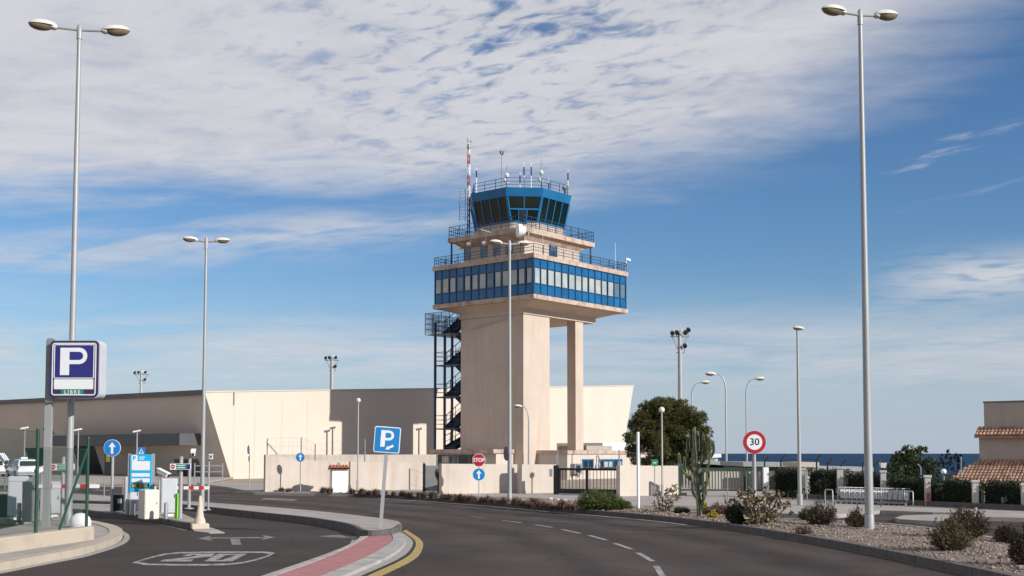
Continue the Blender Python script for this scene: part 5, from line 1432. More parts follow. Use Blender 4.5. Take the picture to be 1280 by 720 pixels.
MB().lathe([(.15, .14), (.14, .22), (.10, .32), (.06, .6), (.035, .84), (.02, .86)], 16).build('body', M['cone'], t, True)
t = MB().ell((0, 0, .12), (.27, .24, .26), 16, 10, None, -.6, 1.0).build('boulder', M['white_render'], None, True, W(100, 660, .12))
tag(t, 'white rounded concrete block at the foot of the thick left lamp post', 'concrete block')
def cctv(u, vb, zb, vcam, d, ln, label, arm=0.0, r=.03):
    t = thing('security_camera', label, 'camera', W(u, vb, zb)); Y = t.location.y; z = zrow(vcam, Y)-zb
    MB().tube([(0, 0, 0), (0, 0, z)], r, 8).build('pole', M['galv'], t, True)
    MB().lathe([(r*3, 0), (r*3, .02), (r, .04)], 10).build('base', M['galv'], t)
    d = Vector(d).normalized(); c = Vector((arm, -.02, z+.03))
    if arm: MB().bar((0, 0, z), (arm, 0, z), .03).build('arm', M['galv'], t)
    o = MB().bar(c-d*ln*.45, c+d*ln*.55, .13, .13).build('camera_body', M['white'], t, bevel=.03)
    MB().tube([c+d*ln*.552, c+d*ln*.58], .045, 10).build('lens', M['black'], o)
    MB().bar(c-d*ln*.45+Vector((0, 0, .075)), c+d*ln*.65+Vector((0, 0, .075)), .16, .015).build('sun_hood', M['white'], o)
cctv(198.3, 646.5, .15, 592.5, (.8, -.4, -.33), .42, 'white camera tilted down on a thin pole beside the tariff panel', .10)
cctv(236.2, 636, .17, 567, (.2, -.9, -.3), .36, 'white camera with side bars on a thick pole at the toll exit', .12, .055)
cctv(260.3, 637.5, .17, 574.5, (.35, -.8, .3), .30, 'white camera on a bent pole right of the middle lamp post', .04)
cctv(50.5, 648, .15, 589, (-.5, -.8, -.3), .3, 'small white camera between the wire post and the sign post', -.03)
cctv(-4, 646, .15, 574.5, (.6, -.6, -.4), .42, 'white camera at the left picture edge', .16)
o = thing('guard_rail', 'light metal guard rail of three bars beside the terminal door', 'guard rail', W(243, 607, .1))
r_ = MB()
for z in (.45, .8, 1.15): r_.bar((0, 0, z), (1.6, .1, z), .05)
r_.build('rails', M['galv'], o)
for x in (0, 1.6): MB().box(x-.03, x+.03, -.03+x*.06, .03+x*.06, 0, 1.3).build('post', M['galv'], o)
o = thing('guard_rail', 'long low guard rail along the road before the parked taxi', 'guard rail', W(-30, 613, .02))
L = W(82, 612.6).x-W(-30, 613).x; r_ = MB()
for z in (.35, .62): r_.bar((0, 0, z), (L, .1, z), .04)
r_.build('rails', M['galv_dark'], o)
for i in range(7): MB().box(L*i/6-.025, L*i/6+.025, -.03, .03, 0, .65).build('post', M['galv_dark'], o)
for u, vb, vt, lab in ((130, 625, 596, 'thin metal post left of the large arrow sign'), (153.5, 618, 596, 'thin metal post behind the black bin')):
    t = thing('thin_post', lab, 'post', W(u, vb, .05)); MB().tube([(0, 0, 0), (0, 0, zrow(vt, t.location.y)-.05)], .025, 8).build('pole', M['galv_dark'], t); MB().lathe([(.06, 0), (.06, .02), (.03, .03)], 8).build('base', M['galv_dark'], t)

# ---- wire mesh fence at the left edge
def near_fence():
    p0, p1, d, n = PL; o = p1.copy(); o.z = .42
    t = thing('mesh_fence', 'green chain-link fence with a slanted brace on the cream plinth', 'fence', o)
    def pt(u):                                     # point of the plinth line under photo column u
        s_ = solve(lambda q: o + (p0-p1).normalized()*q + n*.5, u, -.5, 9); return (p0-p1).normalized()*s_ + n*.5
    xs_ = [108, 44.5, -40]
    H = [zrow(548, (o+pt(108)).y)-.42, zrow(537, (o+pt(44.5)).y)-.42, zrow(528, (o+pt(-40)).y)-.42]
    P = [pt(u) for u in xs_]
    for p, h in zip(P, H):
        MB().tube([p-Vector((0, 0, .1)), p+Vector((0, 0, h))], .035, 10).lathe([(.038, h), (.03, h+.03), (0, h+.035)], 10, tuple(p)).build('post', M['green_post'], t, True)
    MB().tube([P[0]+Vector((0, 0, H[0]-.2)), pt(74)+Vector((0, 0, 0))], .026, 8).build('brace', M['green_post'], t, True)
    for a, b, ha, hb_ in ((P[0], P[1], H[0]-.25, H[1]-.35), (P[1], P[2], H[1]-.05, H[2]-.05)):
        mb = MB(); L = (b-a).length; dd = (b-a)/L; st = .066; hmax = max(ha, hb_)
        top = lambda x: ha+(hb_-ha)*x/L
        k = -hmax
        while k < L:
            for sgn in (1, -1):
                x0, z0, x1, z1 = k, 0., k+hmax, hmax
                if x0 < 0: z0 -= x0; x0 = 0
                if x1 > L: z1 -= x1-L; x1 = L
                if x1 <= x0: continue
                t_ = min(top(x0), top(x1))
                if z1 > t_: x1 -= z1-t_; z1 = t_
                if x1 <= x0: continue
                A, B_ = (x0, z0), (x1, z1)
                if sgn < 0: A, B_ = (L-x0, z0), (L-x1, z1)
                mb.bar(a+dd*A[0]+Vector((0, 0, A[1]+.03)), a+dd*B_[0]+Vector((0, 0, B_[1]+.03)), .0034)
            k += st
        for f_ in (.01, .5, .99): mb.bar(a+Vector((0, 0, ha*f_+.02)), b+Vector((0, 0, hb_*f_+.02)), .006)
        mb.build('wire_mesh', M['green_post'], t)
near_fence()

# ---- parked white estate cars
def car(loc, rz, label, taxi):
    t = thing('parked_car', label, 'car', loc, rz)
    # x = forwards, rear at x = -2.15; profile of half width 0.86
    def loft(sections):
        mb = MB(); n = len(sections[0])
        for s_ in sections: mb.v += s_
        for i in range(len(sections)-1):
            for k in range(n): mb.f.append((i*n+k, i*n+(k+1) % n, (i+1)*n+(k+1) % n, (i+1)*n+k))
        mb.f.append(tuple(reversed(range(n)))); mb.f.append(tuple((len(sections)-1)*n+k for k in range(n)))
        return mb
    lower = [(-2.15, .30, .62, .78), (-2.05, .24, .88, .84), (-1.2, .22, .92, .86), (0, .22, .92, .87), (1.2, .22, .90, .86), (1.75, .24, .80, .84), (2.1, .3, .62, .74)]
    b = loft([[(x, -w, z0+.1), (x, -w*.92, z0), (x, w*.92, z0), (x, w, z0+.1), (x, w*.99, (z0+z1)/2+.1), (x, w*.93, z1), (x, -w*.93, z1), (x, -w*.99, (z0+z1)/2+.1)] for x, z0, z1, w in lower])
    b.build('body', M['car_white'], t, True)
    cab = [(-2.0, .9, .78, .9, .77), (-1.75, .9, .80, 1.40, .62), (-1.2, .9, .81, 1.47, .63), (.0, .9, .81, 1.47, .63), (.25, .9, .81, 1.42, .62), (1.05, .9, .80, .92, .75)]
    loft([[(x, -w0, z0), (x, w0, z0), (x, w1, z1), (x, w1*.8, z1+.03), (x, -w1*.8, z1+.03), (x, -w1, z1)] for x, z0, w0, z1, w1 in cab]).build('cabin', M['car_white'], t, True)
    MB().add([(-2.02, -.64, .96), (-2.02, .64, .96), (-1.81, .56, 1.34), (-1.81, -.56, 1.34)], [(0, 1, 2, 3)]).build('rear_window', M['glass_dark'], t)
    for s_ in (-1, 1):
        for x0, x1, a0, a1 in ((-1.7, -.95, -1.55, -.95), (-.88, -.05, -.88, -.05), (.02, .85, .02, .35)):
            MB().add([(x0, s_*.812, .95), (x1, s_*.814, .95), (a1, s_*.672, 1.37), (a0, s_*.67, 1.37)], [(0, 1, 2, 3)]).build('side_window', M['glass_dark'], t)
        MB().box(-2.13, -1.98, s_*.78-.055, s_*.78+.055, .70, .98).build('tail_light', M['tail'], t, bevel=.02)
        MB().box(1.98, 2.08, s_*.6-.12, s_*.6+.12, .6, .72).build('headlight', M['glass_blue'], t, bevel=.02)
        MB().box(.75, .9, s_*.95-.1, s_*.95+.1, .95, 1.07).build('wing_mirror', M['car_white'], t, bevel=.02)
        for x in (-1.35, 1.3):
            o = MB().tube([(x, s_*.70, .31), (x, s_*.89, .31)], .31, 18).build('tyre', M['rubber'], t)
            MB().tube([(x, s_*.885, .31), (x, s_*.90, .31)], .19, 14).build('rim', M['galv'], o)
    MB().box(-2.19, -2.16, -.26, .26, .56, .66).build('number_plate', M['sign_white'], t)
    MB().box(-2.22, -2.1, -.8, .8, .36, .5).build('bumper', M['galv_dark'], t, bevel=.03)
    if taxi: MB().box(-.5, -.3, -.25, .25, 1.5, 1.64).build('roof_light', M['sign_white'], t, bevel=.02)
Yc = 92.
car(atp(29, Yc, .02), R(124), 'white taxi estate with a roof light parked before the terminal', True)
car(atp(-12, Yc+3.5, .02), R(124), 'silver-white car parked beyond the taxi at the left edge', False)

# ================================================================== PLANTS
G = lambda s=1.0: random.gauss(0, s)
def rdir(up=0.0): return Vector((G(), G(), G() + up)).normalized()
def crown_tree(name, label, cat, base, blobs, n_per, ln, wd, m, trunk, bark='bark', group=None, spread=.42, limbs=True):
    """blobs: (x, y, z, r) clumps around the base; leaves sit in small tufts through each clump"""
    t = thing(name, label, cat, base, 0, group)
    mb = MB()
    for bx_, by_, bz_, br in blobs:
        nt_ = max(6, int(n_per * br * br / .12))
        for _ in range(nt_):
            d = rdir(.15); rr = br * (random.random() ** spread)
            c = Vector((bx_, by_, bz_)) + Vector((d.x, d.y, d.z*.85)) * rr
            for _ in range(random.randint(8, 12)):
                ld = (d*.7 + rdir(.2)).normalized()
                mb.leaf(c + rdir()*br*.13, ld, rdir(), ln*random.uniform(.6, 1.35), wd*random.uniform(.7, 1.3))
    mb.build('crown', M[m], t)
    tr = MB(); tr.tube([Vector(p[:3]) for p in trunk], [p[3] for p in trunk], 9)
    top = Vector(trunk[-1][:3])
    if limbs:
        for bx_, by_, bz_, br in blobs[::2]:
            e = Vector((bx_, by_, bz_)); st = Vector(trunk[max(0, len(trunk)-2)][:3]).lerp(top, random.random())
            tr.tube([st, st.lerp(e, .5) + rdir()*.08, st.lerp(e, .9)], [trunk[-1][3]*.5, trunk[-1][3]*.3, .010], 6)
    tr.build('trunk', M[bark], t, True)
    return t
# pine behind the pale wall panel; clump centres and sizes follow the photographed crown
Yp = 61.0; kp = 1/ppm(Yp); pb = atp(828, Yp, -.1)
bl = []
for u, v, r in ((800,521,13),(812,512,13),(825,506,12),(838,503,11),(852,508,12),(862,517,12),(872,527,12),(880,541,12),(884,556,11),(793,533,11),(788,546,9),(803,545,13),(815,530,15),(832,520,15),(848,523,15),(861,536,14),(871,553,13),(876,568,12),(800,560,11),(791,568,8),(815,552,12),(797,576,8),(845,540,14),(858,556,13),(866,573,11),(787,558,6),(808,578,9),(830,536,13),(822,566,13),(836,560,14),(848,570,13),(834,576,11),(820,550,14),(846,552,13),(860,578,9)):
    for q in range(2): bl.append(((u-828+G(2))*kp, (q-.5)*1.5 + G(.35), zrow(v+G(1.5), Yp)+.1, r*kp*random.uniform(.72, .92)))
crown_tree('pine_tree', 'broad dark pine tree behind the pale wall panel right of the tower', 'tree', pb, bl, 105, .115, .034, 'pine',
           [(0, 0, 0, .16), (.1, 0, .8, .14), (-.05, .05, 1.5, .11), (.1, 0, 2.2, .08)])
Yt = 56.; kt = 1/ppm(Yt)
bl = [((u-1137)*kt, G(.45), zrow(v, Yt)+.9, r*kt) for u, v, r in ((1112,587,10),(1120,575,11),(1131,566,10),(1141,564,8),(1150,571,10),(1159,581,10),(1164,592,9),(1135,580,14),(1147,588,13),(1122,592,12),(1109,598,8),(1140,598,12),(1157,600,9))]
crown_tree('broadleaf_tree', 'dark rounded leafy tree behind the hedge right of the thick lamp post', 'tree', atp(1137, Yt, -.9), bl, 34, .12, .075, 'tree', [(0, 0, 0, .12), (.05, 0, 1.2, .09), (0, 0, 1.6, .06)])
Yt = 46.6; kt = 1/ppm(Yt)
bl = [((u-1182)*kt, G(.12), zrow(v, Yt)-.12, r*kt) for u, v, r in ((1173,600,7),(1180,594,7),(1188,598,7),(1194,604,6),(1169,606,5),(1183,606,7))]
crown_tree('young_tree', 'young street tree with thin trunk in front of the hedge', 'tree', W(1182, 632.5, .12)+Vector((0, -.5, 0)), bl, 22, .075, .05, 'olive', [(0, 0, 0, .035), (.02, 0, .4, .03), (0, 0, .75, .02)])
Yt = 88.; kt = 1/ppm(Yt)
bl = [((u-1190)*kt, G(.4), zrow(v, Yt)+5, r*kt) for u, v, r in ((1176,578,5),(1182,572,4),(1189,566,4),(1193,574,6),(1186,582,6),(1200,570,4),(1201,580,5),(1172,586,5),(1196,588,6))]
crown_tree('sparse_tree', 'thin dark sparse tree against the sea left of the house', 'tree', atp(1190, Yt, -5), bl, 10, .17, .09, 'hedge', [(0, 0, 0, .12), (.05, 0, 3, .09), (0, 0, 5, .05)])
Yt = 48.; kt = 1/ppm(Yt)
bl = [((u-1032)*kt, G(.1), zrow(v, Yt)-.1, r*kt) for u, v, r in ((1024,603,4),(1028,610,5),(1034,600,4),(1038,606,4),(1032,616,5),(1027,619,4))]
crown_tree('olive_sapling', 'pale olive sapling in front of the hedge left of the trolleys', 'tree', W(1032, 624, .12), bl, 16, .085, .03, 'olive', [(0, 0, 0, .025), (.02, 0, .4, .02), (0, 0, .7, .012)])
bl = [(G(.35), .1+G(.08), .12+random.random()*.2, .16) for _ in range(9)]
crown_tree('low_shrub', 'low dark shrub at the foot of the hedge behind the single lamp post', 'shrub', W(985, 624.5, .12), bl, 16, .07, .04, 'hedge', [(0, 0, 0, .02), (0, 0, .2, .012)], limbs=False)

def leafy_shrub(name, label, base, w, h, n, m='shrub', ln=.075, wd=.022, lobes=None, group=None):
    """dense dry shrub: twigs from the base with leaves along them"""
    t = thing(name, label, 'shrub', base, 0, group)
    lv, tw = MB(), MB()
    for _ in range(n):
        a = random.uniform(0, 6.283); r = math.sqrt(random.random()); el = random.uniform(.25, 1.0)
        e = Vector((math.cos(a)*w*.5*r, math.sin(a)*w*.5*r*.8, h*(math.sqrt(max(.05, 1-r*r*.85)))*random.uniform(.5, 1.2)*(1+.18*math.sin(a*3+len(name)+base.x*7))))
        s_ = Vector((e.x*.25, e.y*.25, 0)); mid_ = s_.lerp(e, .55) + rdir()*.04*w
        if random.random() < .35: tw.tube([s_, mid_, e], [.008, .006, .003], 4, False)
        d = (e-s_).normalized()
        for k in range(7):
            p = s_.lerp(mid_, k/3) if k < 3 else mid_.lerp(e, (k-3)/3)
            if k < 2 and random.random() < .6: continue
            for _ in range(2): lv.leaf(p + rdir()*.02, (d*.8 + rdir(.25)*.8).normalized(), rdir(), ln*random.uniform(.6, 1.4), wd*random.uniform(.7, 1.4))
    lv.build('foliage', M[m], t); tw.build('twigs', M['bark'], t)
    return t
Bz = .13
leafy_shrub('dry_shrub', 'larger dark dry shrub of a pair left of the thick lamp post', W(1027, 657, Bz), .75, .52, 330)
leafy_shrub('dry_shrub', 'paler low shrub touching the larger dry shrub left of the thick lamp post', W(1011, 651, Bz), .55, .30, 200, 'olive')
leafy_shrub('dry_shrub', 'small dry shrub directly beside the thick lamp post', W(1071, 660, Bz), .50, .40, 220)
leafy_shrub('dry_shrub', 'big dark dry shrub at right, rear one of an overlapping pair', W(1208, 673, Bz), 1.05, .58, 560)
leafy_shrub('dry_shrub', 'greener front shrub of an overlapping pair at right', W(1188, 689, Bz), .85, .52, 480, 'dryolive', .06, .018)
leafy_shrub('dry_shrub', 'small dark shrub between the overlapping pair and the right edge', W(1259, 678, Bz), .50, .28, 240)
leafy_shrub('dry_shrub', 'dry shrub cut by the right picture edge near the kerb', W(1279, 707, Bz), .42, .52, 300)
leafy_shrub('dry_shrub', 'round dark shrub left of the dry cactus', W(921, 655, Bz), .62, .50, 480, 'hedge', .07, .02)
leafy_shrub('dry_shrub', 'flat dark shrub at the foot of the small dry cactus', W(852, 642.5, Bz), .5, .16, 150, 'hedge')
leafy_shrub('dry_shrub', 'low purplish shrub between the tall cactus and the round dark shrub', W(899, 644, Bz), .8, .28, 300, 'bedplant')
leafy_shrub('juniper_bush', 'bright green spreading juniper in front of the black gate', W(748, 637, Bz), 1.55, .52, 900, 'juniper', .085, .022)
leafy_shrub('juniper_bush', 'small green juniper tuft at the right end of the spreading juniper', W(775, 637.5, Bz), .8, .30, 300, 'juniper', .08, .022)
leafy_shrub('dry_shrub', 'dry tuft of grass on the gravel before the dry cactus', W(1005, 668, Bz), .35, .14, 80, 'bedplant')
for u, v, w, lab in ((879, 643.5, .26, 'yellow flowering cushion at the foot of the tall cactus'), (892, 648, .20, 'small yellow flowering cushion right of the tall cactus')):
    leafy_shrub('flower_cushion', lab, W(u, v, Bz), w*1.2, w*1.5 if u < 885 else w*.8, 200, 'yellow_flower', .04, .03)

# low rosette plants along the far part of the bed: variants, then copies
def rosette(w, h, n):
    lv = MB()
    for _ in range(n):
        a = random.uniform(0, 6.283); r = random.uniform(.2, 1)
        e = Vector((math.cos(a)*w*.5*r, math.sin(a)*w*.5*r, h*random.uniform(.55, 1.05)*(1.1-.55*r)))
        s_ = Vector((e.x*.2 + G(.03), e.y*.2 + G(.03), 0)); d = (e-s_); sd_ = d.cross(Vector((0, 0, 1))).normalized()*random.uniform(.012, .028)
        m_ = s_.lerp(e, .5) + Vector((0, 0, h*.12)); o = len(lv.v)
        lv.v += [tuple(s_-sd_), tuple(s_+sd_), tuple(m_+sd_), tuple(m_-sd_), tuple(e)]; lv.f += [(o, o+1, o+2, o+3), (o+3, o+2, o+4)]
    return lv
proto = []
for i in range(5):
    t = thing('bed_plant', 'x', 'plant', (0, 0, 0), 0, 'low brown spiky plants along the far kerb')
    rosette(.8, random.uniform(.32, .44), 120).build('leaves', M['bedplant'], t); proto.append(t)
us = [341, 352, 361] + [421.5+0*i for i in range(0)] + [405, 412, 440, 452, 461, 470, 481, 492, 503, 512, 524, 530, 541, 553, 558, 563, 569, 575, 581, 587, 593, 602, 609, 616, 624, 631, 644, 650, 656, 662, 668, 674, 680, 686, 692, 698, 704, 711, 717]
used = set()
def bedv(u): # row of the kerb under a column
    best = min(RK, key=lambda p: abs(proj(p)[0]-u)); return best
for i, u in enumerate(us):
    p = bedv(u); t_ = random.uniform(.45, 1.25)
    c = W(u, proj(p)[1]-1.2-t_*2.4, Bz)
    k = i % 5; pr = proto[k]
    if u < 402: lab = 'low brown spiky plant left of the tile-topped pillar'
    elif u < 440: lab = 'low brown spiky plant at the foot of the tile-topped pillar'
    elif u < 540: lab = 'low brown spiky plant before the right half of the long low wall'
    elif u < 637: lab = 'low brown spiky plant before the rust-streaked wall'
    else: lab = 'low brown spiky plant between the tower lamp post and the juniper'
    s_ = random.uniform(.55, 1.0)
    if k not in used: used.add(k); pr.location = c; pr.rotation_euler = (0, 0, random.uniform(0, 6)); pr['label'] = lab; pr.scale = (s_, s_, s_)
    else: dup(pr, c, random.uniform(0, 6), lab, s_)

# tall candelabra cactus
cb = W(874.5, 646, Bz); Yk = cb.y
def cp_(u, v, dy=0.0): p = D(u, v, Yk) - cb; p.y += dy; return p
t = thing('candelabra_cactus', 'tall many-armed candelabra cactus in the gravel bed', 'cactus', cb)
def ribbed(pts, r0, r1):
    mb = MB(); l = curve_pts(pts, 4); n = 10; o = 0; prev = None
    for i, p in enumerate(l):
        d = (l[min(i+1, len(l)-1)]-l[max(i-1, 0)]).normalized()
        a = (d.cross(Vector((0, 1, 0))) if prev is None else prev - d*prev.dot(d)).normalized(); prev = a; b_ = d.cross(a)
        f = i/(len(l)-1); r = r0+(r1-r0)*f
        if i == len(l)-1: r *= .35
        for k in range(n):
            q = 2*math.pi*k/n; rr = r*(1.15 if k % 2 else .78); mb.v.append(tuple(p + (a*math.cos(q)+b_*math.sin(q))*rr))
    m = len(l)
    for i in range(m-1):
        for k in range(n): k2 = (k+1) % n; mb.f.append((i*n+k, i*n+k2, (i+1)*n+k2, (i+1)*n+k))
    mb.f.append(tuple(range(n-1, -1, -1))); mb.f.append(tuple((m-1)*n+k for k in range(n)))
    return mb
ribbed([cp_(874.5, 647), cp_(873, 625), cp_(870.5, 600), cp_(869, 575), cp_(867.5, 552), cp_(867, 534)], .072, .046).build('trunk', M['cactus'], t)
for pts in ([(871,604),(860,597),(856,586),(855,570)], [(870,592),(862,584),(859.5,568),(860,546)], [(869.5,588),(877,578),(879,562),(878,541)], [(871,596),(883,584),(886,568),(885.5,547)],
            [(868,566),(863,558),(863,548),(864,537)], [(868.5,572),(873,562),(873.5,550),(872,538)], [(884.5,575),(889,570),(892,563),(891,554)], [(872.5,616),(881,608),(884.5,597),(884,588)],
            [(873,626),(866,616),(864.5,604),(864,594)], [(873.5,632),(880,621),(881.5,609),(881,601)], [(874,640),(878.5,630),(878,616)], [(870,598),(852.5,590),(849,578),(848,566)], [(869,580),(868,565),(869,548),(870,533)], [(871,602),(868,590),(866,575),(866,560)]):
    dy = G(.10)
    ribbed([cp_(u, v, dy*min(1, i)) for i, (u, v) in enumerate(pts)], .042, .038).build('arm', M['cactus'], t)

# dry prickly cacti made of pads
def pad_cactus(label, base, cells, n_pad, rp, m='pad', name='dry_cactus', woody=.035):
    t = thing(name, label, 'cactus', base); k = 1/ppm(base.y)
    wood = MB()
    for u, v, r, n in cells:
        pads = MB()
        c = D(u, v, base.y) - base; c.y += G(.12)
        wood.tube([Vector((c.x*.2 + G(.03), G(.03), 0)), Vector((c.x*.6, c.y*.5, c.z*.45)), c], [woody, woody*.7, woody*.4], 6)
        for _ in range(int(n*2.2)):
            d = rdir(.3); p = c + Vector((d.x, d.y, d.z))*r*k*1.1*random.random()**.4
            s_ = rp*random.uniform(.45, 1.05)
            rot = (d.to_track_quat('Z', 'Y').to_matrix() @ Euler((G(.6), G(.6), random.uniform(0, 6))).to_matrix())
            pads.ell(p, (s_*random.uniform(.3, .55), s_*.12, s_), 7, 4, rot)
        pads.build('pad_cluster', M[m], t, True)
    wood.build('stem', M['bark'], t, True)
    return t
pad_cactus('large dried-out prickly cactus below the speed limit sign', W(950, 656, Bz),
           [(926,618,5,12),(933,626,6,16),(941,616,6,14),(948,628,8,24),(957,620,7,18),(966,627,7,18),(974,618,5,10),(975,632,6,14),(984,632,5,9),(940,640,8,20),(955,643,9,26),(966,645,8,18),(948,650,8,20),(935,648,6,12),(991,641,3,4),(917,626,4,5),(958,610,3,4)], 8, .082)
pad_cactus('smaller dried prickly cactus beside the plain white post', W(829, 641, Bz),
           [(821,620,4,8),(828,627,6,14),(836,616,6,14),(843,610,5,9),(846,622,5,10),(838,629,6,14),(824,634,5,9),(833,636,5,9),(817,630,4,5)], 8, .075, woody=.025)
t = thing('dry_cactus', 'thin leaning dry cactus stem left of the large dried cactus', 'cactus', W(913, 648, Bz)); cb2 = t.location; Yk2 = cb2.y
w_ = MB()
for pts in ([(913,648),(912,638),(908,628),(905,620)], [(911,636),(917,632),(922,633)], [(908,629),(913,627)]):
    l = [D(u, v, Yk2)-cb2 for u, v in pts]; w_.tube(l, [.025]+[.02]*(len(l)-2)+[.01], 6)
    for p in l[1:]:
        q_ = MB()
        for _ in range(3): q_.ell(p + rdir()*.03, (.035, .015, .06), 7, 4, Euler((G(.7), G(.7), random.uniform(0, 6))).to_matrix())
        q_.build('pad_cluster', M['pad'], t, True)
w_.build('stem', M['bark'], t, True)
# slim cactus left of the rust-streaked wall
cb3 = W(548.5, 616.5, Bz); t = thing('candelabra_cactus', 'small upright cactus at the left end of the rust-streaked wall', 'cactus', cb3)
for i, pts in enumerate(([(549,617),(549,600),(550,585),(550.5,579)], [(549,607),(553,602),(554.5,595),(554,588)], [(549,600),(546,594),(545.5,586)])):
    l = [D(u, v, cb3.y)-cb3 for u, v in pts]; ribbed(l, .085, .075).build('trunk' if i == 0 else 'arm', M['cactus'], t)

# ================================================================== SMALL THINGS
# white pillar with a little tile roof
t = thing('tiled_pillar', 'small white square pillar topped with red clay tiles', 'pillar', W(423, 615.3, .13), R(18)); Y = t.location.y; k = 1/ppm(Y); h = zrow(587, Y)-.13
w = 19*k
MB().box(-w/2, w/2, -w/2, w/2, -.1, h).build('shaft', M['white_render'], t, bevel=.015)
rf_ = MB()
for i in range(6):
    x = -w*.62 + w*1.24*(i+.5)/6
    for s_ in (-1, 1):
        o_ = len(rf_.v); rr = w*.11
        for (yy, zz) in ((s_*w*.66, h+.02), (0, h+.16)):
            for q in range(6): a = math.pi*q/5; rf_.v.append((x-rr*math.cos(a), yy, zz+rr*math.sin(a)))
        for q in range(5): rf_.f.append((o_+q, o_+q+1, o_+7+q, o_+6+q))
rf_.hexa([(-w*.62, -w*.64, h+.001), (w*.62, -w*.64, h+.001), (w*.62, w*.64, h+.001), (-w*.62, w*.64, h+.001)], [(-w*.62, -.02, h+.15), (w*.62, -.02, h+.15), (w*.62, .02, h+.15), (-w*.62, .02, h+.15)])
rf_.build('tile_cap', M['clay'], t)
MB().box(-.07, .07, -.07, .07, h+.1, h+.34).build('vent', M['galv_dark'], t)

# luggage trolleys nested in a row
def trolley():
    t = thing('luggage_trolley', 'silver luggage trolley with white panel nested inside the row by the hedge', 'trolley', (0, 0, 0), 0, 'luggage trolleys nested in a row')
    f = MB()
    for s_ in (-.28, .28):
        f.tube([(-.45, s_*.8, .16), (.35, s_, .14), (.45, s_, .2), (.52, s_, 1.0)], .018, 6)
        f.tube([(.45, s_, .2), (.46, s_, .62), (.30, s_, .70)], .014, 6)
    f.tube([(.52, -.28, 1.0), (.52, .28, 1.0)], .022, 8)
    for x in (-.3, -.05, .2): f.tube([(x, -.25, .155), (x, .25, .155)], .014, 6)
    f.build('frame', M['galv'], t)
    b = MB()
    for z in (.66, .78, .9): b.tube([(.5, -.27, z), (.16, -.25, z-.02), (.16, .25, z-.02), (.5, .27, z)], .010, 5)
    for y in (-.2, -.07, .07, .2): b.tube([(.16, y, .62), (.16, y, .9)], .008, 5)
    b.build('basket', M['galv_dark'], t)
    MB().box(.535, .55, -.165, .165, .34, .90).build('panel', M['white'], t, bevel=.005)
    for x, y in ((-.38, 0), (.38, -.26), (.38, .26)): MB().tube([(x, y-.02, .07), (x, y+.02, .07)], .07, 12).build('wheel', M['rubber'], t)
    return t
tr = trolley(); kS = .60
xs_ = [1047 + 6.55*i for i in range(13)]
for i, u in enumerate(xs_):
    v = 628.9 + (u-1047)*.034
    loc = W(u, v, .12)
    o = tr if i == 0 else dup(tr, loc, 0)
    o.location = loc; o.rotation_euler = (0, 0, R(-70)); o.scale = (kS, kS, kS)
    if i == 0: o['label'] = 'leftmost luggage trolley, first of the nested row'
    if i == 12: o['label'] = 'rightmost luggage trolley of the row, its white panel fully visible'
for u0, u1, v0, v1, lab in ((1031.5, 1041, 629.5, 630, 'grey hoop rail at the left end of the trolley row'), (1133.5, 1141.5, 632.5, 633, 'grey hoop rail at the right end of the trolley row')):
    a, b_ = W(u0, v0, .12), W(u1, v1, .12); t = thing('hoop_rail', lab, 'rail', a); h = .52; d = b_-a
    MB().tube([(0, 0, 0), (0, 0, h-.04), (d.x*.08, d.y*.08, h), (d.x*.92, d.y*.92, h), (d.x, d.y, h-.04), (d.x, d.y, 0)], .022, 8).build('hoop', M['galv'], t, True)
a, b_ = W(1043, 631.8, .12), W(1132, 634.3, .12); t = thing('hoop_rail', 'long low rail running in front of the luggage trolleys', 'rail', a); d = b_-a
MB().bar((0, 0, .14), (d.x, d.y, .14), .035).build('bar', M['galv_dark'], t)
for f_ in (0, .33, .66, 1): MB().bar((d.x*f_, d.y*f_, 0), (d.x*f_, d.y*f_, .135), .035).build('post', M['galv_dark'], t)
# lanterns on the pillars, little things along the hedge
def lantern(p, s_, label):
    t = thing('lantern', label, 'lantern', p)
    MB().tube([(0, 0, 0), (0, 0, s_*.25)], s_*.08, 8).build('stem', M['black'], t)
    MB().hexa([(-s_*.2, -s_*.2, s_*.25), (s_*.2, -s_*.2, s_*.25), (s_*.2, s_*.2, s_*.25), (-s_*.2, s_*.2, s_*.25)], [(-s_*.3, -s_*.3, s_*.75), (s_*.3, -s_*.3, s_*.75), (s_*.3, s_*.3, s_*.75), (-s_*.3, s_*.3, s_*.75)]).build('glass', M['lamp_shell'], t)
    MB().hexa([(-s_*.36, -s_*.36, s_*.76), (s_*.36, -s_*.36, s_*.76), (s_*.36, s_*.36, s_*.76), (-s_*.36, s_*.36, s_*.76)], [(-.02, -.02, s_), (.02, -.02, s_), (.02, .02, s_), (-.02, .02, s_)]).build('cap', M['black'], t)
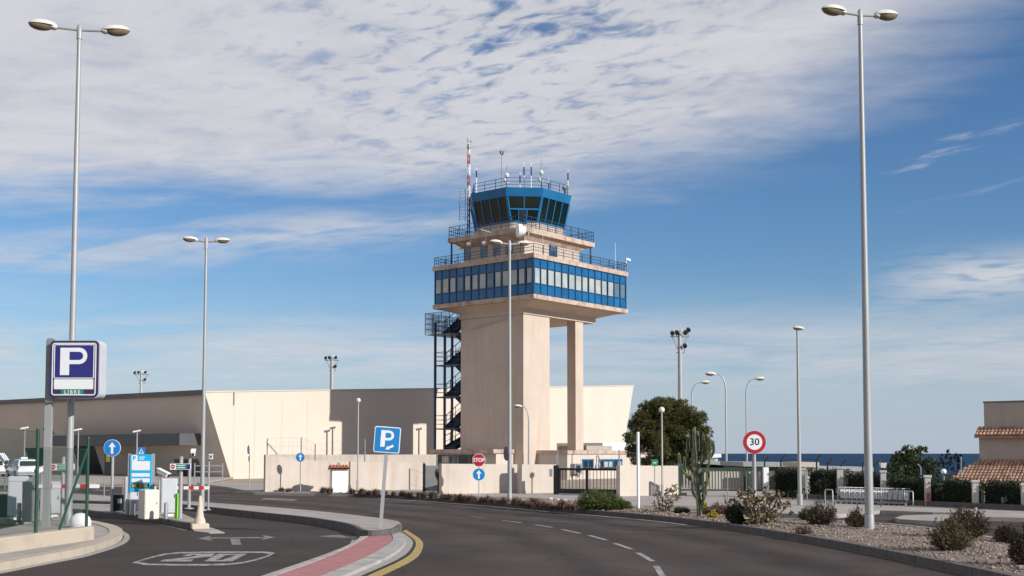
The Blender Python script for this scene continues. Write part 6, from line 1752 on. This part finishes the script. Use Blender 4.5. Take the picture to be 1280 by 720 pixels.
p = pil_base[2].copy(); p.z = zrow(PIL[2][2], p.y); lantern(p, .40, 'black lantern on the white pillar right of the thick lamp post')
lamp_globe(1180.5, 633, 586, .10, 'dark-capped globe lamp behind the young street tree', 'white', 'galv_dark')
for u, vt, lab in ((1150.5, 580, 'thin kinked fence post left of the notched pillar'), (1201, 571, 'thin straight fence post before the house roof corner'), (1263, 590, 'thin dark kinked post in front of the tiled roof'), (909, 590, 'thin post in the green gates'), (1008, 583, 'thin kinked post behind the single lamp post')):
    Y = 46.; t = thing('thin_post', lab, 'post', atp(u, Y, .1)); H = zrow(vt, Y)-.1
    MB().tube([(0, 0, 0), (0, 0, H-.12), (-.12 if u != 1201 else 0, 0, H)], .022, 7).build('pole', M['galv_dark'], t)
t = thing('wall_box', 'small white box fixed on the hedge behind the trolleys', 'box', atp(1117.5, 45.0, zrow(604, 45.0)-.0)); MB().box(-.07, .07, -.06, .06, -.16, .16).build('box', M['cabinet'], t, bevel=.01)
MB().tube([(0, .07, -.9), (0, .07, .1)], .02, 6).build('post', M['galv_dark'], t)
t = thing('hydrant_post', 'short pale post with a dark box before the hedge at far right', 'post', W(1258.5, 636.5, .12)); MB().box(-.05, .05, -.05, .05, 0, .42).build('post', M['white_render'], t); MB().box(-.17, -.055, -.06, .06, .18, .40).build('box', M['galv_dark'], t, bevel=.01)
t = thing('meter_box', 'small dark box fixed to the notched white pillar', 'box', pil_base[3]+Vector((-.05, -.17, .34))); MB().box(-.05, .05, -.05, .05, -.12, .14).build('casing', M['mesh_red'], t, bevel=.01)
for u, v, r_, lab in ((1220, 637.5, .06, 'white stone at the foot of the pillar before the house'),):
    tag(MB().ell((0, 0, r_*.5), (r_, r_, r_*.8), 10, 6).build('white_stone', M['white_render'], None, True, W(u, v, .12)), lab, 'stone')
for i, (u, v, s_) in enumerate(((688, 624.6, .07), (697, 625.4, .055), (706, 626, .06))):
    tag(MB().ell((0, 0, s_*.5), (s_*1.5, s_, s_*.9), 9, 5).build('white_stone', M['wall_pale'], None, False, W(u, v, .14)), 'white stone among the low plants before the black gate', 'stone', 'white stones before the black gate')
